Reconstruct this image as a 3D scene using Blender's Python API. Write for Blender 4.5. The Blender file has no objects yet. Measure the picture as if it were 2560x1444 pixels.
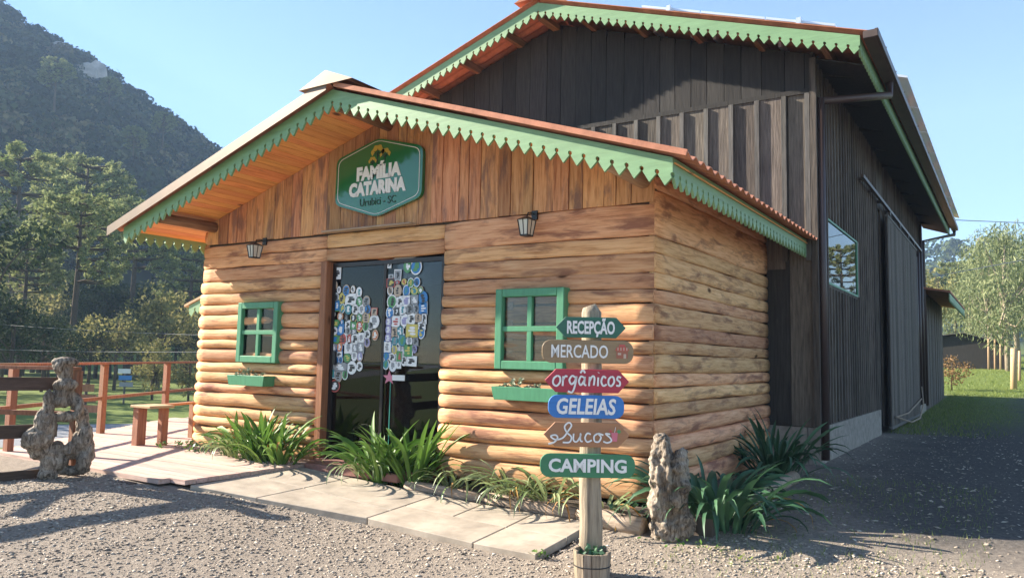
import bpy, math, random
import numpy as np
from mathutils import Matrix, Vector
rng = np.random.default_rng(7)
random.seed(7)
SC = bpy.context.scene
COL = SC.collection
R = math.radians
# ------------------------------------------------------------------ camera
F = 1940.0
YAW, PIT, ROL, CH = R(32.93), R(5.13), R(1.16), 1.3
_f = np.array([-math.sin(YAW)*math.cos(PIT), math.cos(YAW)*math.cos(PIT), math.sin(PIT)])
_r0 = np.array([math.cos(YAW), math.sin(YAW), 0.0]); _u0 = np.cross(_r0, _f)
_r = math.cos(ROL)*_r0 + math.sin(ROL)*_u0
_u = -math.sin(ROL)*_r0 + math.cos(ROL)*_u0
CAMP = np.array([0.0, 0.0, CH])
cam = bpy.data.cameras.new('camera')
cam.sensor_width = 36.0; cam.lens = 36.0*F/2560.0; cam.clip_start = 0.05; cam.clip_end = 5000
camo = bpy.data.objects.new('camera', cam); COL.objects.link(camo)
camo.matrix_world = Matrix(((_r[0], _u[0], -_f[0], 0), (_r[1], _u[1], -_f[1], 0), (_r[2], _u[2], -_f[2], CH), (0, 0, 0, 1)))
SC.camera = camo
# ------------------------------------------------------------------ light
SUN_DIR = Vector((4.1, 1.05, -2.2)).normalized()      # the way the light travels
sun = bpy.data.lights.new('sun', 'SUN'); sun.energy = 5.0; sun.angle = R(0.53); sun.color = (1.0, 0.90, 0.76)
suno = bpy.data.objects.new('sun', sun); COL.objects.link(suno)
suno.rotation_euler = SUN_DIR.to_track_quat('-Z', 'Y').to_euler()
world = bpy.data.worlds.new('World'); SC.world = world; world.use_nodes = True
nt = world.node_tree
sky = nt.nodes.new('ShaderNodeTexSky'); sky.sky_type = 'NISHITA'; sky.sun_disc = False
sky.sun_elevation = math.asin(-SUN_DIR.z)
sky.sun_rotation = math.atan2(-SUN_DIR.x, -SUN_DIR.y)
sky.air_density = 1.0; sky.dust_density = 0.0; sky.ozone_density = 4.0
bg = nt.nodes['Background']; bg.inputs['Strength'].default_value = 0.055
nt.links.new(sky.outputs[0], bg.inputs['Color'])
SC.view_settings.view_transform = 'Standard'; SC.view_settings.look = 'None'
SC.view_settings.gamma = 1.0; SC.view_settings.exposure = 2.1
SC.cycles.max_bounces = 7; SC.cycles.transparent_max_bounces = 12; SC.cycles.volume_bounces = 1
SC.cycles.use_denoising = True

# ------------------------------------------------------------------ pixel helpers (2560x1444 photograph)
def ray(px, py):
    return _r*((px-1280)/F) + _u*(-(py-722)/F) + _f
def on(px, py, ax, v):
    d = ray(px, py); return CAMP + d*((v-CAMP[ax])/d[ax])
def at(px, dist):                                        # ground-plan point at a horizontal distance in a pixel column
    d = ray(px, 880); h = math.hypot(d[0], d[1]); return d[0]/h*dist, d[1]/h*dist
def ss(a, b, v):
    t = np.clip((np.asarray(v, float)-a)/(b-a), 0, 1); return t*t*(3-2*t)
# edge of the raised yard on the left: beyond it the ground drops to the valley lawn
EDGE = [(-10.5, -30.0), (-9.3, -4.0), (-8.9, 4.1), (-10.9, 4.9), (-12.2, 7.0), (-15.5, 12.0), (-24.0, 26.0), (-40.0, 60.0)]
def edge_dist(x, y):
    x = np.asarray(x, float); y = np.asarray(y, float)
    best = np.full(x.shape, 1e9); sign = np.ones(x.shape)
    for (ax, ay), (bx, by) in zip(EDGE, EDGE[1:]):
        dx, dy = bx-ax, by-ay; L2 = dx*dx+dy*dy
        t = np.clip(((x-ax)*dx+(y-ay)*dy)/L2, 0, 1)
        d = np.hypot(x-ax-t*dx, y-ay-t*dy)
        cr = dx*(y-ay)-dy*(x-ax)
        upd = d < best
        best = np.where(upd, d, best); sign = np.where(upd, np.sign(cr), sign)
    return best*sign
MC = (-math.sin(R(85))*500, math.cos(R(85))*500)          # mountain: centre of a steep forested cone
def vnoise(x, y, s, seed):
    x = np.asarray(x, float)/s; y = np.asarray(y, float)/s
    xi = np.floor(x); yi = np.floor(y); fx = x-xi; fy = y-yi
    fx = fx*fx*(3-2*fx); fy = fy*fy*(3-2*fy)
    def h(a, b):
        v = np.sin(a*127.1+b*311.7+seed*74.7)*43758.5453; return v-np.floor(v)
    return (h(xi, yi)*(1-fx)+h(xi+1, yi)*fx)*(1-fy)+(h(xi, yi+1)*(1-fx)+h(xi+1, yi+1)*fx)*fy
def gz(x, y):
    x = np.asarray(x, float); y = np.asarray(y, float)
    z = -0.32*(1-ss(4.2, 9.0, y))*ss(-8.5, -3.5, x)
    yy = np.clip(y-20, 0, 75)
    z = z + np.where(yy < 18, 0.0011*yy*yy, 0.3564+0.04*(yy-18))*ss(-14, -6, x)
    z = z - 1.5*ss(0.1, 4.0, edge_dist(x, y))
    dm = np.hypot(x-MC[0], y-MC[1])
    mount = 256*(1-dm/374)+(vnoise(x, y, 60, 1)-0.5)*14+(vnoise(x, y, 23, 2)-0.5)*7
    mount = mount*(1-0.55*ss(60, -60, y)) - 30*ss(60, -60, y)  # unseen sunward flank cut lower so sunlight reaches the trees
    z = np.where(mount > z, np.maximum(z, z+(mount-z)*ss(0, 14, mount-z)), z)
    dh = np.hypot(x-at(2420, 345)[0], y-at(2420, 345)[1])
    hill = 42*np.exp(-(dh/75)**2)*ss(110, 240, np.hypot(x, y))
    return z+hill
def gnear(x, y):
    x = np.asarray(x, float); y = np.asarray(y, float)
    near = np.exp(-((x+4)**2+(y-4)**2)/120)
    return near*((vnoise(x, y, 0.35, 5)-0.5)*0.018+(vnoise(x, y, 1.3, 6)-0.5)*0.03) - 0.02*near
def G(px, py):
    d = ray(px, py); t = 2.0
    for k in range(300):
        P = CAMP+d*t; e = P[2]-float(gz(P[0], P[1])); t += e*1.2
        if abs(e) < 1e-4: break
    return CAMP+d*t
def gzf(x, y): return float(gz(x, y))

# ------------------------------------------------------------------ materials
def new_mat(name):
    m = bpy.data.materials.new(name); m.use_nodes = True
    return m, m.node_tree.nodes, m.node_tree.links, m.node_tree.nodes['Principled BSDF']
def ramp(N, stops):
    r = N.new('ShaderNodeValToRGB'); e = r.color_ramp.elements
    e[0].position, e[0].color = stops[0][0], (*stops[0][1], 1)
    e[1].position, e[1].color = stops[-1][0], (*stops[-1][1], 1)
    for p, c in stops[1:-1]:
        k = e.new(p); k.color = (*c, 1)
    return r
def coords(N, L, scale, rnd=60.0):
    tc = N.new('ShaderNodeTexCoord'); oi = N.new('ShaderNodeObjectInfo')
    mul = N.new('ShaderNodeMath'); mul.operation = 'MULTIPLY'; mul.inputs[1].default_value = rnd
    L.new(oi.outputs['Random'], mul.inputs[0])
    add = N.new('ShaderNodeVectorMath'); add.operation = 'ADD'
    L.new(tc.outputs['Object'], add.inputs[0]); L.new(mul.outputs[0], add.inputs[1])
    mp = N.new('ShaderNodeMapping'); mp.inputs['Scale'].default_value = scale
    L.new(add.outputs[0], mp.inputs['Vector'])
    return mp, oi, add
def noise(N, L, vec, scale, detail=6, rough=0.6, dist=0.0):
    n = N.new('ShaderNodeTexNoise'); n.inputs['Scale'].default_value = scale; n.inputs['Detail'].default_value = detail
    n.inputs['Roughness'].default_value = rough; n.inputs['Distortion'].default_value = dist
    L.new(vec, n.inputs['Vector']); return n
def mixc(N, L, a, b, fac, mode='MIX'):
    m = N.new('ShaderNodeMix'); m.data_type = 'RGBA'; m.blend_type = mode
    for s, v in ((m.inputs[0], fac), (m.inputs[6], a), (m.inputs[7], b)):
        if hasattr(v, 'default_value') or hasattr(v, 'links'): L.new(v, s)
        elif isinstance(v, (int, float)): s.default_value = v
        else: s.default_value = (*v, 1)
    return m.outputs[2]
def bump(N, L, P, h, strength, dist=0.02):
    b = N.new('ShaderNodeBump'); b.inputs['Strength'].default_value = strength; b.inputs['Distance'].default_value = dist
    L.new(h, b.inputs['Height']); L.new(b.outputs[0], P.inputs['Normal'])
def wood(name, stops, axis, blotch=None, rough=0.65, var=0.25, spec=0.3, fine=38, knots=True, bstr=0.35):
    m, N, L, P = new_mat(name)
    g = [1.0, 1.0, 1.0]; g[axis] = 0.07
    mp, oi, add = coords(N, L, g)
    n1 = noise(N, L, mp.outputs[0], fine, 6, 0.65, 0.3)
    r = ramp(N, stops); L.new(n1.outputs[0], r.inputs[0])
    c = r.outputs[0]
    g2 = [1.0, 1.0, 1.0]; g2[axis] = 0.22
    mp2 = N.new('ShaderNodeMapping'); mp2.inputs['Scale'].default_value = g2; L.new(add.outputs[0], mp2.inputs['Vector'])
    n2 = noise(N, L, mp2.outputs[0], 7.5, 5, 0.6, 0.4)
    if blotch:
        rb = ramp(N, [(0.52, (0, 0, 0)), (0.66, (1, 1, 1))]); L.new(n2.outputs[0], rb.inputs[0])
        c = mixc(N, L, c, blotch, rb.outputs[0])
    if knots:
        g3 = [1.0, 1.0, 1.0]; g3[axis] = 0.45
        mp3 = N.new('ShaderNodeMapping'); mp3.inputs['Scale'].default_value = g3; L.new(add.outputs[0], mp3.inputs['Vector'])
        v = N.new('ShaderNodeTexVoronoi'); v.inputs['Scale'].default_value = 2.3; L.new(mp3.outputs[0], v.inputs['Vector'])
        rk = ramp(N, [(0.035, (1, 1, 1)), (0.085, (0, 0, 0))]); L.new(v.outputs['Distance'], rk.inputs[0])
        c = mixc(N, L, c, tuple(0.28*x for x in stops[0][1]), rk.outputs[0])
    hs = N.new('ShaderNodeHueSaturation')
    mr = N.new('ShaderNodeMapRange'); mr.inputs['To Min'].default_value = 1-var; mr.inputs['To Max'].default_value = 1+var
    L.new(oi.outputs['Random'], mr.inputs[0]); L.new(mr.outputs[0], hs.inputs['Value']); L.new(c, hs.inputs['Color'])
    mr2 = N.new('ShaderNodeMapRange'); mr2.inputs['To Min'].default_value = 0.485; mr2.inputs['To Max'].default_value = 0.508
    ml = N.new('ShaderNodeMath'); ml.operation = 'FRACT'; m7 = N.new('ShaderNodeMath'); m7.operation = 'MULTIPLY'; m7.inputs[1].default_value = 7.3
    L.new(oi.outputs['Random'], m7.inputs[0]); L.new(m7.outputs[0], ml.inputs[0]); L.new(ml.outputs[0], mr2.inputs[0]); L.new(mr2.outputs[0], hs.inputs['Hue'])
    L.new(hs.outputs[0], P.inputs['Base Color'])
    P.inputs['Roughness'].default_value = rough; P.inputs['Specular IOR Level'].default_value = spec
    bump(N, L, P, n1.outputs[0], bstr, 0.015)
    return m
def paint(name, col, var=0.15, rough=0.5, axis=0, worn=None, wear=0.68):
    m, N, L, P = new_mat(name)
    g = [1.0, 1.0, 1.0]; g[axis] = 0.12
    mp, oi, add = coords(N, L, g)
    n1 = noise(N, L, mp.outputs[0], 30, 6, 0.65)
    r = ramp(N, [(0.3, tuple(c*(1-var) for c in col)), (0.75, tuple(min(1, c*(1+var)) for c in col))]); L.new(n1.outputs[0], r.inputs[0])
    c = r.outputs[0]
    if worn:
        n2 = noise(N, L, mp.outputs[0], 16, 8, 0.75)
        rw = ramp(N, [(wear, (0, 0, 0)), (wear+0.04, (1, 1, 1))]); L.new(n2.outputs[0], rw.inputs[0])
        c = mixc(N, L, c, worn, rw.outputs[0])
    L.new(c, P.inputs['Base Color']); P.inputs['Roughness'].default_value = rough
    bump(N, L, P, n1.outputs[0], 0.15, 0.01)
    return m
def plain(name, col, rough=0.6, metal=0.0, nz=0.0, scale=12, spec=0.5, bs=0.0):
    m, N, L, P = new_mat(name)
    P.inputs['Base Color'].default_value = (*col, 1); P.inputs['Roughness'].default_value = rough
    P.inputs['Metallic'].default_value = metal; P.inputs['Specular IOR Level'].default_value = spec
    if nz:
        mp, oi, add = coords(N, L, (1, 1, 1)); n = noise(N, L, mp.outputs[0], scale, 6, 0.65)
        r = ramp(N, [(0.3, tuple(c*(1-nz) for c in col)), (0.72, tuple(min(1, c*(1+nz)) for c in col))])
        L.new(n.outputs[0], r.inputs[0]); L.new(r.outputs[0], P.inputs['Base Color'])
        if bs: bump(N, L, P, n.outputs[0], bs, 0.02)
    return m
def leafmat(name, a, b, rough=0.45, trans=0.25, spec=0.5):
    m, N, L, P = new_mat(name)
    g = N.new('ShaderNodeNewGeometry'); oi = N.new('ShaderNodeObjectInfo')
    ad = N.new('ShaderNodeMath'); ad.operation = 'ADD'; L.new(g.outputs['Random Per Island'], ad.inputs[0]); L.new(oi.outputs['Random'], ad.inputs[1])
    fr = N.new('ShaderNodeMath'); fr.operation = 'FRACT'; L.new(ad.outputs[0], fr.inputs[0])
    r = ramp(N, [(0.0, a), (1.0, b)]); L.new(fr.outputs[0], r.inputs[0]); L.new(r.outputs[0], P.inputs['Base Color'])
    P.inputs['Roughness'].default_value = rough; P.inputs['Specular IOR Level'].default_value = spec
    if trans:
        t = N.new('ShaderNodeBsdfTranslucent'); mx = N.new('ShaderNodeMixShader'); mx.inputs[0].default_value = trans
        L.new(r.outputs[0], t.inputs['Color']); L.new(P.outputs[0], mx.inputs[1]); L.new(t.outputs[0], mx.inputs[2])
        L.new(mx.outputs[0], N['Material Output'].inputs['Surface'])
    return m
def glass(name, tint=(0.55, 0.56, 0.58), ior=1.5, rough=0.01):
    m, N, L, P = new_mat(name); N.remove(P)
    t = N.new('ShaderNodeBsdfTransparent'); t.inputs[0].default_value = (*tint, 1)
    g = N.new('ShaderNodeBsdfGlossy'); g.inputs['Roughness'].default_value = rough
    fr = N.new('ShaderNodeFresnel'); fr.inputs['IOR'].default_value = ior
    mx = N.new('ShaderNodeMixShader'); L.new(fr.outputs[0], mx.inputs[0]); L.new(t.outputs[0], mx.inputs[1]); L.new(g.outputs[0], mx.inputs[2])
    L.new(mx.outputs[0], N['Material Output'].inputs['Surface'])
    return m
LOGC = [(0.25, (0.38, 0.165, 0.065)), (0.5, (0.66, 0.375, 0.185)), (0.8, (0.80, 0.53, 0.30))]
M = dict(
    log_x=wood('log_wood_x', LOGC, 0, blotch=(0.30, 0.15, 0.085), rough=0.75, var=0.24, spec=0.15, bstr=0.6),
    log_y=wood('log_wood_y', LOGC, 1, blotch=(0.30, 0.15, 0.085), rough=0.75, var=0.24, spec=0.15, bstr=0.6),
    plank=wood('gable_plank_wood', [(0.25, (0.24, 0.085, 0.03)), (0.5, (0.56, 0.28, 0.125)), (0.8, (0.70, 0.42, 0.22))], 2, blotch=(0.25, 0.135, 0.09), rough=0.7, var=0.3),
    soffit=wood('pine_soffit_wood', [(0.25, (0.50, 0.19, 0.05)), (0.5, (0.78, 0.35, 0.11)), (0.8, (0.85, 0.43, 0.16))], 1, rough=0.4, var=0.1),
    beam=wood('beam_wood', [(0.3, (0.12, 0.06, 0.03)), (0.7, (0.30, 0.17, 0.09))], 1, rough=0.8, var=0.1),
    palebeam=wood('pale_beam_wood', [(0.3, (0.38, 0.25, 0.14)), (0.7, (0.55, 0.4, 0.24))], 1, rough=0.8, var=0.1),
    green=paint('green_fascia_paint', (0.20, 0.35, 0.175), axis=0, worn=(0.42, 0.52, 0.38), wear=0.66),
    greeny=paint('green_eave_paint', (0.20, 0.35, 0.175), axis=1, worn=(0.42, 0.52, 0.38), wear=0.66),
    wgreen=paint('green_window_paint', (0.075, 0.27, 0.14), axis=2, rough=0.45),
    dark=wood('dark_barn_wood', [(0.25, (0.042, 0.034, 0.027)), (0.55, (0.12, 0.10, 0.08)), (0.85, (0.21, 0.175, 0.135))], 2, rough=0.8, var=0.35, knots=False, bstr=0.6),
    darks=wood('black_gable_wood', [(0.25, (0.017, 0.015, 0.014)), (0.6, (0.040, 0.036, 0.032)), (0.85, (0.07, 0.06, 0.052))], 2, rough=0.75, var=0.25, knots=False),
    batten=wood('grey_batten_wood', [(0.25, (0.06, 0.058, 0.053)), (0.6, (0.15, 0.14, 0.125)), (0.85, (0.22, 0.20, 0.18))], 2, rough=0.85, var=0.3, knots=False),
    deck=wood('pink_deck_wood', [(0.25, (0.38, 0.25, 0.20)), (0.55, (0.55, 0.40, 0.33)), (0.85, (0.66, 0.52, 0.44))], 0, rough=0.8, var=0.12, knots=False),
    rail=wood('red_railing_wood', [(0.25, (0.18, 0.08, 0.04)), (0.6, (0.33, 0.165, 0.085)), (0.85, (0.42, 0.24, 0.13))], 2, rough=0.7, var=0.15, knots=False),
    fence=wood('brown_fence_wood', [(0.25, (0.045, 0.03, 0.022)), (0.6, (0.09, 0.062, 0.045)), (0.85, (0.14, 0.10, 0.075))], 1, rough=0.8, var=0.15, knots=False),
    terracotta=plain('terracotta_roof_sheet', (0.46, 0.20, 0.125), 0.8, nz=0.28, scale=6, spec=0.2),
    flash=plain('brown_metal_flashing', (0.22, 0.15, 0.10), 0.45, 0.3, nz=0.15, scale=3),
    white=plain('white_letter_paint', (0.78, 0.77, 0.74), 0.6, nz=0.06, scale=40),
    black=plain('black_lamp_metal', (0.02, 0.02, 0.022), 0.4, 0.3),
    lampglass=plain('frosted_lamp_glass', (0.62, 0.60, 0.52), 0.4),
    concrete=plain('grey_plinth_concrete', (0.29, 0.255, 0.215), 0.9, nz=0.3, scale=9, spec=0.2, bs=0.3),
    slab=plain('cream_paving_concrete', (0.40, 0.34, 0.27), 0.85, nz=0.3, scale=3.2, spec=0.25, bs=0.25),
    gutter=plain('brown_gutter_metal', (0.10, 0.07, 0.055), 0.45, 0.2, nz=0.2, scale=4),
    pipe=plain('brown_downpipe', (0.06, 0.038, 0.032), 0.4),
    silver=plain('aluminium_panel_frame', (0.75, 0.77, 0.8), 0.35, 0.6),
    solar=plain('blue_solar_cells', (0.012, 0.018, 0.05), 0.12),
    glass=glass('door_glass', (0.42, 0.43, 0.45)),
    wglass=glass('window_glass', (0.8, 0.81, 0.82)),
    mirror=glass('barn_window_glass', (0.10, 0.11, 0.12), 2.6),
    doorframe=plain('dark_bronze_door_frame', (0.03, 0.024, 0.024), 0.35, 0.4),
    jamb=wood('door_jamb_wood', [(0.3, (0.19, 0.085, 0.035)), (0.7, (0.36, 0.175, 0.075))], 2, rough=0.5, var=0.05),
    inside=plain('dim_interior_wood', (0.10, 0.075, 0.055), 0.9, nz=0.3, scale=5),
    curtain=plain('grey_lace_curtain', (0.62, 0.64, 0.62), 0.95, nz=0.35, scale=45),
    flower=plain('flowered_curtain', (0.42, 0.30, 0.22), 0.95, nz=0.6, scale=28),
    grey=wood('weathered_post_wood', [(0.25, (0.13, 0.10, 0.07)), (0.55, (0.33, 0.27, 0.19)), (0.85, (0.46, 0.39, 0.29))], 2, rough=0.9, var=0.15, knots=False, bstr=0.7),
    edging=wood('pale_edging_log_wood', [(0.25, (0.22, 0.16, 0.11)), (0.55, (0.42, 0.33, 0.24)), (0.85, (0.52, 0.43, 0.33))], 0, rough=0.9, var=0.15, bstr=0.7),
    strap=leafmat('strap_leaf', (0.05, 0.13, 0.02), (0.17, 0.30, 0.06), 0.5, 0.25, 0.3),
    straplight=leafmat('variegated_strap_leaf', (0.14, 0.22, 0.07), (0.34, 0.40, 0.20), 0.4, 0.25),
    strapdark=leafmat('dark_strap_leaf', (0.03, 0.085, 0.042), (0.075, 0.17, 0.085), 0.5, 0.15, 0.35),
    dryleaf=leafmat('dry_leaf', (0.35, 0.16, 0.04), (0.5, 0.32, 0.08), 0.7, 0.2),
    araucaria=leafmat('araucaria_needles', (0.09, 0.13, 0.045), (0.38, 0.40, 0.17), 0.8, 0.38, 0.15),
    broad=leafmat('broad_tree_leaves', (0.018, 0.032, 0.013), (0.055, 0.08, 0.03), 0.85, 0.15, 0.1),
    olive=leafmat('olive_tree_leaves', (0.12, 0.13, 0.045), (0.34, 0.30, 0.12), 0.8, 0.35, 0.1),
    euca=leafmat('eucalyptus_leaves', (0.10, 0.14, 0.055), (0.30, 0.32, 0.16), 0.6, 0.3, 0.2),
    
    bark=plain('tree_bark', (0.10, 0.075, 0.055), 0.95, nz=0.4, scale=14, spec=0.1, bs=0.6),
    palebark=plain('pale_tree_bark', (0.33, 0.27, 0.20), 0.9, nz=0.3, scale=9, spec=0.1, bs=0.4),
    grass=leafmat('grass_blades', (0.07, 0.13, 0.02), (0.24, 0.28, 0.06), 0.6, 0.25),
    rock=plain('pale_cliff_rock', (0.42, 0.38, 0.34), 0.95, nz=0.4, scale=0.25, spec=0.1),
    chip=plain('gravel_chip_stone', (0.30, 0.265, 0.23), 0.9, nz=0.0),
    wire=plain('cable', (0.25, 0.25, 0.26), 0.6),
)
def chipmat():
    m, N, L, P = new_mat('gravel_chips')
    g = N.new('ShaderNodeNewGeometry')
    r = ramp(N, [(0.0, (0.11, 0.095, 0.08)), (0.35, (0.29, 0.24, 0.19)), (0.75, (0.43, 0.36, 0.285)), (1.0, (0.58, 0.51, 0.42))])
    L.new(g.outputs['Random Per Island'], r.inputs[0]); L.new(r.outputs[0], P.inputs['Base Color']); P.inputs['Roughness'].default_value = 0.9
    return m
M['chips'] = chipmat()
def mtreemat():
    m, N, L, P = new_mat('mountain_forest_leaves')
    a = N.new('ShaderNodeAttribute'); a.attribute_name = 'tint'
    r = ramp(N, [(0.0, (0.012, 0.022, 0.012)), (0.5, (0.036, 0.055, 0.024)), (0.85, (0.085, 0.095, 0.042)), (1.0, (0.17, 0.14, 0.07))])
    L.new(a.outputs['Fac'], r.inputs[0]); L.new(r.outputs[0], P.inputs['Base Color']); P.inputs['Roughness'].default_value = 0.9; P.inputs['Specular IOR Level'].default_value = 0.05
    return m
M['mtree'] = mtreemat()
def groundmat():
    m, N, L, P = new_mat('ground_soil_and_grass')
    tc = N.new('ShaderNodeTexCoord'); ob = tc.outputs['Object']
    n1 = noise(N, L, ob, 26, 8, 0.75); n2 = noise(N, L, ob, 0.9, 5, 0.6); n3 = noise(N, L, ob, 140, 3, 0.6)
    gr = ramp(N, [(0.3, (0.17, 0.14, 0.115)), (0.5, (0.33, 0.275, 0.22)), (0.72, (0.48, 0.41, 0.33))]); L.new(n1.outputs[0], gr.inputs[0])
    c = mixc(N, L, gr.outputs[0], (0.15, 0.135, 0.125), 0.35)
    c = mixc(N, L, gr.outputs[0], c, n2.outputs[0])
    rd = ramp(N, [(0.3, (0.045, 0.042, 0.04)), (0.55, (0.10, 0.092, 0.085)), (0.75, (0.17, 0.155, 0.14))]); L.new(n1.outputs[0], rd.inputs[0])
    gs = ramp(N, [(0.3, (0.05, 0.085, 0.015)), (0.5, (0.13, 0.17, 0.035)), (0.75, (0.25, 0.26, 0.08))]); L.new(n1.outputs[0], gs.inputs[0])
    sx = N.new('ShaderNodeSeparateXYZ'); L.new(ob, sx.inputs[0])
    def mr(src, a, b):
        k = N.new('ShaderNodeMapRange'); k.interpolation_type = 'SMOOTHSTEP'; k.inputs[1].default_value = a; k.inputs[2].default_value = b; L.new(src, k.inputs[0]); return k.outputs[0]
    def op(o, a, b):
        k = N.new('ShaderNodeMath'); k.operation = o
        for i, v in enumerate((a, b)):
            if isinstance(v, (int, float)): k.inputs[i].default_value = v
            else: L.new(v, k.inputs[i])
        return k.outputs[0]
    wob = op('MULTIPLY', op('SUBTRACT', n2.outputs[0], 0.5), 5.0)
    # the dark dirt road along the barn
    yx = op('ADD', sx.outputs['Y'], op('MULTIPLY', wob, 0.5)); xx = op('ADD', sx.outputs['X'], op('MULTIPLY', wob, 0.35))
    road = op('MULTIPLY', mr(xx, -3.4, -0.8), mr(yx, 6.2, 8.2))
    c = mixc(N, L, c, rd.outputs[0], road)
    # grass: along the barn foot, the lawn beyond the barn, the valley floor
    foot = op('MULTIPLY', op('MULTIPLY', mr(yx, 17, 25), mr(xx, 0.9, -0.6)), 0.75)
    lawn = mr(op('ADD', yx, op('MULTIPLY', wob, 0.6)), 33.5, 36.5)
    val = mr(sx.outputs['Z'], -0.5, -1.0)
    tr = op('MULTIPLY', mr(op('ABSOLUTE', op('SUBTRACT', sx.outputs['X'], 2.2), 0), 2.0, 0.9), 0.5)
    gfac = op('MAXIMUM', op('MAXIMUM', foot, op('SUBTRACT', lawn, op('MULTIPLY', tr, mr(yx, 42, 36)))), val)
    c = mixc(N, L, c, gs.outputs[0], gfac)
    # valley lane: pale asphalt strip on the valley floor
    ln = N.new('ShaderNodeMath'); ln.operation = 'ADD'
    u = op('ADD', op('MULTIPLY', sx.outputs['X'], -0.838), op('MULTIPLY', sx.outputs['Y'], 0.545))
    lane = op('MULTIPLY', op('MULTIPLY', mr(u, 26.5, 27.0), mr(u, 34.0, 33.5)), val)
    c = mixc(N, L, c, (0.26, 0.26, 0.27), lane)
    far = mr(sx.outputs['Z'], 3.0, 9.0)
    c = mixc(N, L, c, (0.035, 0.05, 0.022), far)
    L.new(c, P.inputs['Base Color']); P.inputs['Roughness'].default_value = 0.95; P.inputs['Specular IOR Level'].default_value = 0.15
    hsum = op('ADD', n1.outputs[0], op('MULTIPLY', n3.outputs[0], 0.6))
    bump(N, L, P, hsum, 0.8, 0.02)
    return m
M['ground'] = groundmat()
def stumpmat():
    m, N, L, P = new_mat('gnarled_driftwood')
    mp, oi, add = coords(N, L, (1, 1, 0.3)); n = noise(N, L, mp.outputs[0], 26, 8, 0.7, 1.2); n2 = noise(N, L, mp.outputs[0], 5, 4, 0.6, 0.5)
    r = ramp(N, [(0.36, (0.05, 0.036, 0.025)), (0.5, (0.33, 0.265, 0.20)), (0.7, (0.60, 0.53, 0.43))]); L.new(n.outputs[0], r.inputs[0])
    r2 = ramp(N, [(0.4, (0.35, 0.30, 0.25)), (0.6, (1, 1, 1))]); L.new(n2.outputs[0], r2.inputs[0])
    c = mixc(N, L, r.outputs[0], r2.outputs[0], 0.7, 'MULTIPLY')
    L.new(c, P.inputs['Base Color']); P.inputs['Roughness'].default_value = 0.85; bump(N, L, P, n.outputs[0], 0.9, 0.03)
    return m
M['stump'] = stumpmat()

# ------------------------------------------------------------------ mesh helpers
def link(name, me, mat, parent=None):
    if mat is not None and not me.materials:
        for k in (mat if isinstance(mat, (list, tuple)) else [mat]): me.materials.append(k)
    o = bpy.data.objects.new(name, me); COL.objects.link(o)
    if parent is not None: o.parent = parent
    return o
def mesh(name, v, f, mat, parent=None, smooth=False):
    me = bpy.data.meshes.new(name); me.from_pydata([tuple(map(float, p)) for p in v], [], [tuple(int(i) for i in q) for q in f])
    if smooth: me.shade_smooth()
    me.update(); return link(name, me, mat, parent)
def meshnp(name, V, Q, mat, parent=None, smooth=False, mi=None):
    V = np.asarray(V, np.float32); Q = np.asarray(Q, np.int32); k = Q.shape[1]
    me = bpy.data.meshes.new(name); me.vertices.add(len(V)); me.vertices.foreach_set('co', V.ravel())
    me.loops.add(Q.size); me.loops.foreach_set('vertex_index', Q.ravel())
    me.polygons.add(len(Q)); me.polygons.foreach_set('loop_start', np.arange(0, Q.size, k, dtype=np.int32))
    me.polygons.foreach_set('loop_total', np.full(len(Q), k, np.int32))
    if mi is not None: me.polygons.foreach_set('material_index', np.asarray(mi, np.int32))
    me.update(calc_edges=True); me.validate()
    if smooth: me.shade_smooth()
    return link(name, me, mat, parent)
def empty(name, loc, label=None, cat=None, group=None, rz=0.0):
    o = bpy.data.objects.new(name, None); COL.objects.link(o); o.location = loc; o.rotation_euler = (0, 0, rz); o.empty_display_size = 0.1
    return tag(o, label, cat, group)
def tag(o, label=None, cat=None, group=None, kind=None):
    if label: o['label'] = label
    if cat: o['category'] = cat
    if group: o['group'] = group
    if kind: o['kind'] = kind
    return o
BF = [(0, 3, 2, 1), (4, 5, 6, 7), (0, 1, 5, 4), (1, 2, 6, 5), (2, 3, 7, 6), (3, 0, 4, 7)]
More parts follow.
